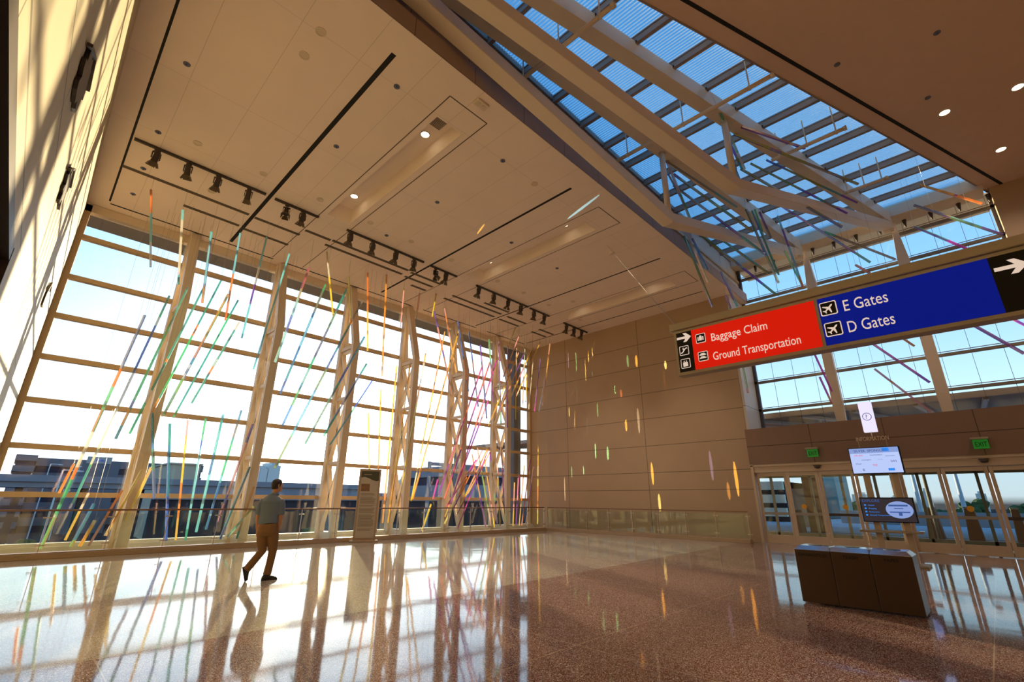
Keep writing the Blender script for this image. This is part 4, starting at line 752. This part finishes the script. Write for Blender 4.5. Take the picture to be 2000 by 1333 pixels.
# ------------------------------------------------------------------ the walking man
PO = Vector((3.66, 9.89, 0)); PV = Vector((.34707, .93784, 0)); PRt = Vector((.93784, -.34707, 0))
def pp(s, f, z): return PO+PRt*s+PV*f+Vector((0, 0, z))
per = thing('person', 'man in grey-blue short-sleeved shirt and tan trousers walking towards the window', 'person', PO)
M['skin'] = MAT('skin', (0.46, 0.22, 0.12), 0.5, var=.05); M['shirt'] = MAT('shirt_grey_blue', (0.13, 0.175, 0.24), 0.8, var=.12, scale=9); M['chino'] = MAT('trousers_tan', (0.20, 0.10, 0.035), 0.8, var=.1, scale=8); M['hair'] = MAT('hair_dark', (0.02, 0.012, 0.008), 0.6)
def ell(c, ax, rx, ry, side, n=18):
    c, ax, side = Vector(c), Vector(ax).normalized(), Vector(side); s_ = (side-ax*side.dot(ax)).normalized(); u = ax.cross(s_)
    return [c+s_*(rx*math.cos(2*PI*i/n))+u*(ry*math.sin(2*PI*i/n)) for i in range(n)]
def limb(mb, pts, side, closed_end=True):
    P_ = [Vector(p[0]) for p in pts]; rings = []
    for i, p in enumerate(pts):
        ax = P_[min(i+1, len(P_)-1)]-P_[max(i-1, 0)]
        rings.append(ell(p[0], ax, p[1], p[2], side))
    if closed_end:
        a0 = (P_[0]-P_[1]).normalized(); a1 = (P_[-1]-P_[-2]).normalized()
        rings = [ell(P_[0]+a0*pts[0][1]*.45, -a0, pts[0][1]*.6, pts[0][2]*.6, side)]+rings+[ell(P_[-1]+a1*pts[-1][1]*.45, a1, pts[-1][1]*.6, pts[-1][2]*.6, side)]
    mb.loft(rings)
def remesh(ob, vox, sm=6):
    r = ob.modifiers.new('one_surface', 'REMESH'); r.mode = 'VOXEL'; r.voxel_size = vox; r.use_smooth_shade = True
    s_ = ob.modifiers.new('smooth', 'SMOOTH'); s_.iterations = sm; s_.factor = .5
BR = (PRt*.93-PV*.36).normalized()      # across the shoulders (he faces away and a little to the right)
BF = Vector((-BR.y, BR.x, 0))           # his forward
if BF.dot(PV) < 0: BF = -BF
# body: head, neck, torso, arms, hands
mb = MB()
hf = (PRt*.86+PV*.5+Vector((0, 0, .12))).normalized(); hs = hf.cross(Vector((0, 0, 1))).normalized(); hu = hs.cross(hf)
hc = pp(-.068, .02, 1.655)
def hp(s, f, u): return hc+hs*s+hf*f+hu*u
def hring(u, rs, rf, f0=0.0, n=18): return [hp(rs*math.cos(2*PI*i/n), f0+rf*math.sin(2*PI*i/n), u) for i in range(n)]
mb.loft([hring(-.115, .028, .03, .045), hring(-.10, .05, .06, .03), hring(-.06, .063, .08, .012), hring(-.01, .072, .093, 0), hring(.04, .074, .097, -.004), hring(.08, .064, .084, -.008), hring(.108, .04, .055, -.01), hring(.118, .015, .02, -.01)])
limb(mb, [(hp(0, .085, .02), .01, .012), (hp(0, .108, -.02), .014, .014), (hp(0, .098, -.03), .016, .012)], hs)      # nose
mb.ball(hp(0, .088, -.062), .024, .018, .012); mb.ball(hp(0, .075, -.098), .022, .02, .016); mb.ball(hp(0, .085, .03), .05, .018, .012)   # lips, chin, brow
for s1 in (-1, 1):
    limb(mb, [(hp(s1*.074, -.012, .025), .012, .02), (hp(s1*.078, -.016, 0), .012, .022), (hp(s1*.073, -.008, -.03), .008, .012)], hf)
nb = pp(-.085, .0, 1.49)
limb(mb, [(pp(-.09, .0, 1.44), .075, .07), (nb, .06, .06), (hp(0, -.02, -.06), .054, .056)], BR)
tor = [(.90, .155, .105), (1.0, .145, .10), (1.12, .155, .105), (1.27, .175, .115), (1.37, .18, .11), (1.43, .14, .085), (1.47, .075, .06)]
sp0 = lambda z: pp(-.085-.04*(z-1.1)*0-.03*(1.2-z)*0, 0, z)
mb.loft([ell(pp(-.11+.015*(z > 1.2)*0, -.01, z), (0, 0, 1), rx, ry, BR) for z, rx, ry in tor])
shR, shL = pp(.045, -.04, 1.385), pp(-.265, .06, 1.39)
elR, wrR = pp(.075, -.06, 1.10), pp(.072, .0, .85)
elL, wrL = pp(-.305, .06, 1.10), pp(-.285, .14, .87)
limb(mb, [(shR, .062, .062), (shR.lerp(elR, .5), .05, .052), (elR, .043, .045), (elR.lerp(wrR, .35), .043, .043), (wrR, .026, .031)], PV)
limb(mb, [(shL, .062, .062), (shL.lerp(elL, .5), .05, .052), (elL, .043, .045), (elL.lerp(wrL, .35), .043, .043), (wrL, .026, .031)], PV)
def hand(wr, dn, fwd, out):              # dn: along the hand; fwd: across the knuckles; out: palm normal
    dn, fwd, out = dn.normalized(), fwd.normalized(), out.normalized()
    mb.loft([ell(wr+dn*q, dn, a, b, fwd) for q, a, b in ((-.01, .028, .024), (.03, .037, .02), (.07, .042, .018), (.095, .040, .015))])
    for k, ln in enumerate((.068, .078, .074, .058)):
        b0 = wr+dn*.088+fwd*(.030-.02*k); c = .25+.1*k
        p1 = b0+dn*ln*.45; p2 = p1+(dn*.9+out*(.35+.08*k)).normalized()*ln*.32; p3 = p2+(dn*.7+out*(.75+.1*k)).normalized()*ln*.26
        limb(mb, [(b0, .0095, .0095), (p1, .0088, .0088), (p2, .008, .008), (p3, .0068, .0068)], fwd)
    b0 = wr+dn*.03+fwd*.032; p1 = b0+(dn*.75+fwd*.6).normalized()*.045; p2 = p1+(dn+fwd*.15+out*.2).normalized()*.032
    limb(mb, [(b0, .014, .014), (p1, .011, .011), (p2, .008, .008)], fwd)
hand(wrR, Vector((0, 0, -1))+PV*.15, PV, -PRt); hand(wrL, Vector((0, 0, -1))+PV*.25, PV, PRt)
# bare legs run inside the trousers, feet inside the shoes
hpR, hpL = pp(-.02, -.02, .88), pp(-.19, .03, .88)
knR, anR = pp(.035, .06, .47), pp(-.005, .02, .10)
knL, anL = pp(-.145, .03, .49), pp(-.345, -.06, .20)
for a, k, an in ((hpR, knR, anR), (hpL, knL, anL)): limb(mb, [(a, .075, .08), (a.lerp(k, .5), .065, .068), (k, .05, .052), (k.lerp(an, .35), .05, .05), (an, .035, .036)], BR)
body = mb.build('body', M['skin'], per, smooth=True); remesh(body, .0075, 3)
# hair
mb = MB(); mb.loft([hring(-.055, .060, .070, -.030), hring(-.02, .078, .088, -.02), hring(.03, .083, .098, -.012), hring(.075, .076, .098, -.006), hring(.11, .055, .075, -.006), hring(.13, .02, .03, -.008)])
hair = mb.build('hair', M['hair'], per, smooth=True); remesh(hair, .007, 3)
# shirt
mb = MB(); mb.loft([ell(pp(-.115, -.01, z), (0, 0, 1), rx, ry, BR, 24) for z, rx, ry in [(.955, .165, .125), (1.0, .178, .135), (1.06, .178, .13), (1.16, .172, .125), (1.28, .185, .128), (1.37, .19, .122), (1.43, .155, .098), (1.475, .085, .072), (1.505, .068, .066)]])
limb(mb, [(shR+PRt*-.03, .08, .08), (shR.lerp(elR, .3), .076, .078), (shR.lerp(elR, .72), .072, .075), (shR.lerp(elR, .92), .07, .073)], PV, closed_end=False)
limb(mb, [(shL+PRt*.03, .08, .08), (shL.lerp(elL, .3), .076, .078), (shL.lerp(elL, .72), .072, .075), (shL.lerp(elL, .92), .07, .073)], PV, closed_end=False)
sh = mb.build('shirt', M['shirt'], per, smooth=True); remesh(sh, .009, 4)
mb = MB(); mb.loft([ell(nb+Vector((0, 0, dz)), (0, 0, 1), r_, r_*.98, BR) for dz, r_ in ((-.015, .079), (.02, .071), (.035, .066), (.02, .063))]); mb.build('collar', M['shirt'], per, smooth=True)
# trousers
mb = MB(); mb.loft([ell(pp(-.1, -.015, z), (0, 0, 1), rx, ry, BR, 24) for z, rx, ry in [(.76, .15, .12), (.83, .182, .15), (.91, .175, .145), (.99, .155, .125)]])
limb(mb, [(pp(-.015, -.02, .84), .105, .115), (pp(.015, .02, .66), .093, .10), (knR, .073, .08), (pp(.022, .04, .28), .068, .072), (pp(.0, .02, .085), .07, .078)], BR, closed_end=False)
limb(mb, [(pp(-.18, .0, .84), .10, .112), (pp(-.175, .02, .66), .09, .098), (knL, .073, .08), (knL.lerp(anL, .5), .068, .07), (anL+(anL-knL).normalized()*.02, .066, .07)], BR, closed_end=False)
tro = mb.build('trousers', M['chino'], per, smooth=True); remesh(tro, .010, 4)
mb = MB(); mb.loft([ell(pp(-.105, -.012, z), (0, 0, 1), .163, .132, BR, 24) for z in (.965, .995)]); mb.build('belt', M['rubber'], per, smooth=True)
# shoes
def shoe(name, heel, fwd, upv, L_=.28):
    fwd, upv = Vector(fwd).normalized(), Vector(upv).normalized(); sd = fwd.cross(upv).normalized(); upv = sd.cross(fwd)
    def rg(q, wd, h, lift=0): return [heel+fwd*q+sd*(wd*math.cos(a))+upv*(lift+h*.5+h*.5*math.sin(a)) for a in [2*PI*i/16 for i in range(16)]]
    mb = MB(); mb.loft([rg(-.005, .022, .06), rg(.02, .036, .10), rg(.07, .042, .115), rg(.13, .044, .09), rg(.19, .05, .07), rg(.24, .046, .055), rg(L_-.01, .025, .035)])
    ob = mb.build(name, M['rubber'], per, smooth=True); remesh(ob, .008, 2)
    mb = MB(); out = [(-.005, .02), (.03, .038), (.1, .036), (.18, .05), (.24, .046), (L_, .018)]
    poly = [heel+fwd*q+sd*wd for q, wd in out]+[heel+fwd*q-sd*wd for q, wd in out[::-1]]
    mb.prism(poly, upv*.022); mb.build('shoe_sole', M['rubber'], ob)
shoe('shoe', pp(-.075, -.03, .0), PRt*.95+PV*.3, (0, 0, 1), .27)
shoe('shoe', pp(-.42, -.07, .235), PRt*.32+PV*.15-Vector((0, 0, 1)), PRt*.9+Vector((0, 0, .35))-PV*-.1, .25)
# ------------------------------------------------------------------ the world outside the glass
M['asphalt'] = MAT('asphalt', (0.045, 0.047, 0.055), 0.9, var=.25, scale=.3, spec=0.0); M['conc'] = MAT('concrete_blue_grey', (0.25, 0.25, 0.27), 0.8, var=.1, scale=.4); M['conc_l'] = MAT('concrete_pale', (0.42, 0.40, 0.38), 0.8, var=.06, scale=.5)
M['garage'] = MAT('garage_facade', (0.15, 0.15, 0.17), 0.8, var=.1, scale=.3); M['void'] = MAT('garage_openings', (0.02, 0.025, 0.05), 0.9); M['beige_far'] = MAT('beige_far_building', (0.50, 0.42, 0.30), 0.8); M['tan_lit'] = MAT('tan_garage', (0.90, 0.78, 0.56), 0.8)  # tan garage colour brightened to stand in for sunlight on it
M['pave'] = MAT('pavement_pale', (0.62, 0.62, 0.64), .8); M['road'] = MAT('road_pale', (0.45, 0.47, 0.52), .8); M['leaf'] = MAT('tree_leaves', (0.05, 0.09, 0.02), 0.9, var=.5, scale=1.2); M['bark'] = MAT('bark', (0.07, 0.045, 0.03), 0.9); M['haze'] = MAT('hazy_tower', (0.78, 0.74, 0.66), 0.9); M['pole'] = MAT('lamp_post_white', (0.6, 0.6, 0.6), 0.5); M['brick'] = MAT('planter_brown', (0.30, 0.17, 0.10), 0.8); M['teal_wall'] = MAT('teal_clad', (0.16, 0.36, 0.36), 0.6)  # far towers: distance haze painted into their pale colour
tag(MB().box(-300, 500, 18.8, 700, -7.3, -7).build('ground_lot', M['asphalt']), kind='structure')
tag(MB().box(22.05, 60, -60, 16, -.5, -.04).build('ground_kerbside', M['pave']), kind='structure')
tag(MB().box(60, 700, -500, 18.8, -7.3, -3).build('ground_far', M['asphalt']), kind='structure')
tag(MB().box(30, 44, -60, 16, -.04, -.02).build('road_kerbside', M['road']), kind='structure')
def far_box(x0, x1, yt, yb, Y, dep):
    a, b = pix(x0, (yt+yb)/2, 'Y', Y), pix(x1, (yt+yb)/2, 'Y', Y); z1 = pix((x0+x1)/2, yt, 'Y', Y).z; z0 = pix((x0+x1)/2, yb, 'Y', Y).z
    return a.x, b.x, Y, Y+dep, z0, z1
def decked(name, label, x0, x1, yt, yb, Y, dep, floors, mw, mv, cat='building', gap=.45):
    a, b, c, d, z0, z1 = far_box(x0, x1, yt, yb, Y, dep); z0 = min(z0, -6.9); t = thing(name, label, cat, ((a+b)/2, c, -7))
    MB().box(a+.3, b-.3, c+.4, d, -7, z1-.3).build('core', mv, t); h = (z1+7)/floors
    for k in range(floors): MB().box(a, b, c, d, -7+h*(k+1)-h*(1-gap), -7+h*(k+1)).build('deck_band', mw, t)
    return t
decked('parking_garage', 'long blue-grey parking garage seen through the first window bay', 64, 395, 902, 950, 170, 30, 5, M['garage'], M['void'])
decked('tower_block', 'dark office block at the left end of the far garage', 22, 66, 888, 950, 168, 20, 7, M['garage'], M['void'])
a, b, c, d, z0, z1 = far_box(171, 219, 893, 906, 160, 1.5); t = thing('billboard', 'pale blue billboard on a dark block above the parking garage', 'billboard', ((a+b)/2, c, z0))
MB().box(a, b, c, d, z0, z1).build('panel', M['conc_l'], t); MB().box(a+.35*(b-a), b-.3*(b-a), c-.1, c, z0+.3*(z1-z0), z1-.4*(z1-z0)).build('lettering_band', M['scr_navy'], t)
MB().box(a-2, b+2, c+.2, d+6, -7, z0).build('stair_block', M['garage'], t)
decked('warehouse', 'pale beige blank building beyond the second window bay', 326, 393, 905, 952, 120, 25, 1, M['beige_far'], M['beige_far'], gap=.98)
a, b, c, d, z0, z1 = far_box(-200, 720, 946, 956, 95, 9); t = thing('flyover', 'elevated roadway on piers running past the window', 'flyover', ((a+b)/2, c, -7))
MB().box(a, b, c, d, z0, z1).build('deck', M['conc'], t); MB().box(a, b, c-.4, c, z1, z1+.9).build('parapet', M['conc'], t)
for k in range(9): x = a+(b-a)*(k+.5)/9; MB().box(x-.4, x+.4, c+3, c+5, -7, z0).build('pier', M['asphalt'], t)
def post(label, px, yt, yb, Y, arm=1.5, r=.12):
    p = pix(px, yb, 'Y', Y); zt = pix(px, yt, 'Y', Y).z; t = thing('lamp_post', label, 'lamp post', (p.x, Y, -7), 'lamp posts outside')
    MB().cyl((p.x, Y, -7), (p.x, Y, zt), r, r*.6, n=8).build('pole', M['pole'], t); MB().bar((p.x, Y, zt), (p.x+arm, Y, zt), .12, .12).build('arm', M['pole'], t); MB().box(p.x+arm-.3, p.x+arm+.3, Y-.15, Y+.15, zt-.15, zt).build('lamp_head', M['pole'], t)
for i, (px, yt, Y) in enumerate([(82, 906, 130), (110, 918, 75), (124, 910, 140), (655, 925, 110), (660, 905, 160)]): post(['white lamp post left of the first mast, against the garage middle', 'tall white lamp post just left of the long teal rods', 'white lamp post behind the short orange rod', 'slim lamp post right of the walking man', 'farther slim lamp post right of the walking man'][i], px, yt, 960, Y)
# traffic gantry, right bays
p = pix(836, 960, 'Y', 60); zt = pix(836, 902, 'Y', 60).z; t = thing('traffic_gantry', 'grey mast-arm traffic signal outside the bay right of the notice board', 'traffic signal', (p.x, 60, -7))
MB().cyl((p.x, 60, -7), (p.x, 60, zt), .3, n=10).build('mast', M['conc'], t); MB().bar((p.x, 60, zt-.3), (p.x+9, 60, zt-.3), .35, .5).build('arm', M['conc'], t); MB().box(p.x+4.6, p.x+6, 59.5, 60, zt-4.5, zt+2).build('signal_head', M['frame_dark'], t); MB().box(p.x+.3, p.x+1.2, 59.6, 60, zt-12, zt-9.5).build('pedestrian_signal', M['frame_dark'], t)
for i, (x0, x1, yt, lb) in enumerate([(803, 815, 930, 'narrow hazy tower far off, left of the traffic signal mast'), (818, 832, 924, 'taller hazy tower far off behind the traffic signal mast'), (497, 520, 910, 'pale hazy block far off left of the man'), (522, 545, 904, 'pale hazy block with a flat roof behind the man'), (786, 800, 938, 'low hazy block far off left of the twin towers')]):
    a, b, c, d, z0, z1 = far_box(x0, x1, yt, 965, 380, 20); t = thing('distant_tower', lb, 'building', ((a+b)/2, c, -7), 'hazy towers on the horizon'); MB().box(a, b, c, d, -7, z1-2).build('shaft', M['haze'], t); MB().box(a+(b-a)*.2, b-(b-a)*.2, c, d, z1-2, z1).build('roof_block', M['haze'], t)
decked('car_park', 'low grey car park outside the last window bays', 905, 1000, 912, 935, 75, 20, 4, M['conc'], M['void'])
a, b, c, d, z0, z1 = far_box(300, 1000, 962, 990, 66, 1.0); t = thing('road_viaduct', 'blue-grey road parapet on a dark wall outside the middle bays', 'viaduct', ((a+b)/2, c, -7)); MB().box(a, b, c, d, z1-1.1, z1).build('parapet', M['conc'], t); MB().box(a, b, c+.3, d+.3, -7, z1-1.1).build('wall_face', M['asphalt'], t)
def tree(p, h, r, label, group, seed, conical=False):
    t = thing('tree', label, 'tree', p, group); x, y, z = p; rnd = random.Random(seed)
    MB().cyl((x, y, z), (x, y, z+h*.55), r*.09, r*.05, n=8).build('trunk', M['bark'], t)
    mb = MB()
    for k in range(16):
        a = rnd.uniform(0, 2*PI); q = rnd.uniform(0, .62)*r; zz = z+h*.45+rnd.uniform(0, .5)*h; s_ = r*rnd.uniform(.28, .45); mb.ball((x+q*math.cos(a), y+q*math.sin(a), zz), s_, s_, s_*.8, n=9, k=5)
    ob = mb.build('crown', M['leaf'], t, smooth=False); dm = ob.modifiers.new('leafy', 'DISPLACE'); tx = bpy.data.textures.get('leafnoise') or bpy.data.textures.new('leafnoise', 'CLOUDS'); tx.noise_scale = .5; dm.texture = tx; dm.strength = r*.2
for i, (px, Y, h, lb) in enumerate([(45, 60, 4, 'small round tree nearest the left wall, low outside the first bay'), (75, 75, 4, 'small tree low outside the first bay, left of the lamp post'), (140, 52, 3.6, 'small tree behind the foot of the long teal rods'), (205, 58, 4, 'small tree just left of the first mast foot'), (570, 48, 4.5, 'tree low outside, just right of the walking man'), (615, 55, 5, 'second tree right of the walking man'), (740, 52, 5, 'tree seen right of the notice board'), (715, 60, 5, 'tree half hidden by the notice board')]):
    p = pix(px, 960, 'Y', Y); tree((p.x, Y, -7), h, h*.42, lb, 'trees in the lot below', i)
def car(x, y, z, rz, mat, label):
    t = thing('car', label, 'car', (x, y, z), 'cars outside'); t.rotation_euler = (0, 0, rz)
    prof = [(-2.1, .35), (2.1, .35), (2.15, .7), (1.2, .9), (.6, 1.4), (-1.1, 1.42), (-1.8, .95), (-2.15, .85)]
    MB().prism([(a, -.85, b) for a, b in prof], (0, 1.7, 0)).build('car_body', mat, t, local=True, bevel=.05)
    MB().prism([(a, -.87, b) for a, b in [(.95, .95), (.5, 1.32), (-.95, 1.34), (-1.5, .97)]], (0, 1.74, 0)).build('car_windows', M['void'], t, local=True)
    for wx in (-1.35, 1.35):
        for wy in (-.8, .62): MB().cyl((wx, wy, .33), (wx, wy+.18, .33), .33, n=14).build('wheel', M['rubber'], t, local=True)
M['carw'] = MAT('car_white', (0.6, 0.6, 0.6), 0.3); M['carr'] = MAT('car_red', (0.30, 0.04, 0.03), 0.3)
for i, (px, Y, mt, lb) in enumerate([(36, 112, 'carw', 'white car parked outside the first bay near the left wall'), (60, 88, 'carw', 'second white car parked outside the first bay'), (95, 84, 'carw', 'white car parked just left of the teal rods'), (38, 44, 'carr', 'red car parked low under the first bay'), (640, 60, 'carw', 'white car beyond the railing right of the man')]):
    p = pix(px, 960, 'Y', Y); car(p.x, Y, -7, .2, M[mt], lb)
# through the doors
def fx(px, py, X): return pix(px, py, 'X', X)
for i, (x0, x1, yt, yb, lb) in enumerate([(1546, 1560, 997, 1028, 'brown sloping bollard outside, left of the information board'), (1807, 1831, 994, 1030, 'brown sloping bollard outside, first right of the information board'), (1884, 1908, 994, 1030, 'brown sloping bollard outside, second right of the information board'), (1976, 1995, 996, 1032, 'brown sloping bollard outside, last on the right')]):
    X = 29.0; a, b = fx(x0, 1010, X).y, fx(x1, 1010, X).y; zt = fx((x0+x1)/2, yt, X).z; t = thing('bollard', lb, 'bollard', (X, (a+b)/2, -.04), 'bollards at the kerb')
    w_ = abs(a-b); ym = (a+b)/2; MB().prism([(X, ym-w_*.65, -.04), (X, ym+w_*.65, -.04), (X, ym+w_*.4, zt), (X, ym-w_*.4, zt)], (.9, 0, 0)).build('block', M['brick'], t, bevel=.02); MB().box(X-.02, X+.92, ym-w_*.45, ym+w_*.45, zt, zt+.06).build('cap', M['conc_l'], t)
tag(MB().box(46, 46.4, -80, 9, -.04, .9).build('barrier_wall', M['conc_l']), 'long pale concrete barrier across the road outside the doors', 'barrier')
mb = MB(); X = 44.0; a, b = fx(1487, 960, X).y, fx(1524, 960, X).y; z1 = fx(1505, 941, X).z; t = thing('garage_corner', 'sunlit tan garage seen through the leftmost door', 'building', (X, (a+b)/2, 0))
MB().box(X+.5, X+14, b-.2, a+8, 0, z1).build('core', M['void'], t)
for k in range(3): MB().box(X, X+14, b-.2, a+8, z1*(k+.36)/3, z1*(k+1)/3).build('deck_band', M['tan_lit'], t)
MB().box(X+14, X+20, b-1.2, a, 0, z1+2.4).build('teal_wing', M['teal_wall'], t)
X = 30.0; a, b = fx(1569, 960, X).y, fx(1600, 960, X).y; tag(recentre(MB().box(X, X+1.3, b, a, -.04, 5.6).build('canopy_pier', M['brick'])), 'brown pier carrying the outside canopy, behind the second door', 'pier')
X = 36.0; a, b = fx(1545, 960, X).y, fx(1572, 960, X).y; tag(recentre(MB().box(X, X+2.5, b, a, -.04, fx(1560, 955, X).z).build('utility_cabinet', M['conc_l'])), 'pale grey utility block outside the second door', 'cabinet')
for i, (px, h, X, lb) in enumerate([(1622, 5.2, 95, 'round green tree outside, first right of the door meeting line'), (1636, 6.0, 95, 'taller green tree outside, second right of the door meeting line'), (1662, 5.4, 90, 'round green tree outside, just left of the screens'), (1700, 4.2, 92, 'low tree seen between the two screen posts'), (1730, 4.0, 98, 'low tree between the screen posts, nearer the right post'), (1806, 4.6, 90, 'tree outside, first right of the screens'), (1836, 4.2, 92, 'tree outside behind the white lamp posts'), (1872, 5.0, 85, 'tree outside, left of the yellow sticker'), (1902, 6.0, 80, 'big tree outside behind the yellow sticker'), (1975, 5.4, 85, 'tree outside the last door on the right')]):
    p = fx(px, 975, X+3*(i%3)); tree((p.x, p.y, -3), h*.74+.4, h*.36, lb, 'trees beyond the road', 30+i)
for i, (px, yt, X, lb) in enumerate([(1800, 925, 52, 'white leaning-looking lamp post outside right of the screens'), (1886, 925, 50, 'tall white lamp post outside behind the yellow sticker'), (1822, 924, 27, 'dark pole close outside, right of the screens')]):
    p = fx(px, 1000, X); z = fx(px, yt, X).z+1.5; t = thing('lamp_post', lb, 'lamp post', (p.x, p.y, 0), 'lamp posts beyond the doors'); MB().cyl((p.x, p.y, -.1), (p.x, p.y, z), .16 if i < 2 else .07, .09 if i < 2 else .06, n=10).build('pole', M['pole'] if i < 2 else M['frame_dark'], t); MB().bar((p.x, p.y, z), (p.x, p.y-1.2, z+.1), .1, .1).build('arm', M['pole'], t)
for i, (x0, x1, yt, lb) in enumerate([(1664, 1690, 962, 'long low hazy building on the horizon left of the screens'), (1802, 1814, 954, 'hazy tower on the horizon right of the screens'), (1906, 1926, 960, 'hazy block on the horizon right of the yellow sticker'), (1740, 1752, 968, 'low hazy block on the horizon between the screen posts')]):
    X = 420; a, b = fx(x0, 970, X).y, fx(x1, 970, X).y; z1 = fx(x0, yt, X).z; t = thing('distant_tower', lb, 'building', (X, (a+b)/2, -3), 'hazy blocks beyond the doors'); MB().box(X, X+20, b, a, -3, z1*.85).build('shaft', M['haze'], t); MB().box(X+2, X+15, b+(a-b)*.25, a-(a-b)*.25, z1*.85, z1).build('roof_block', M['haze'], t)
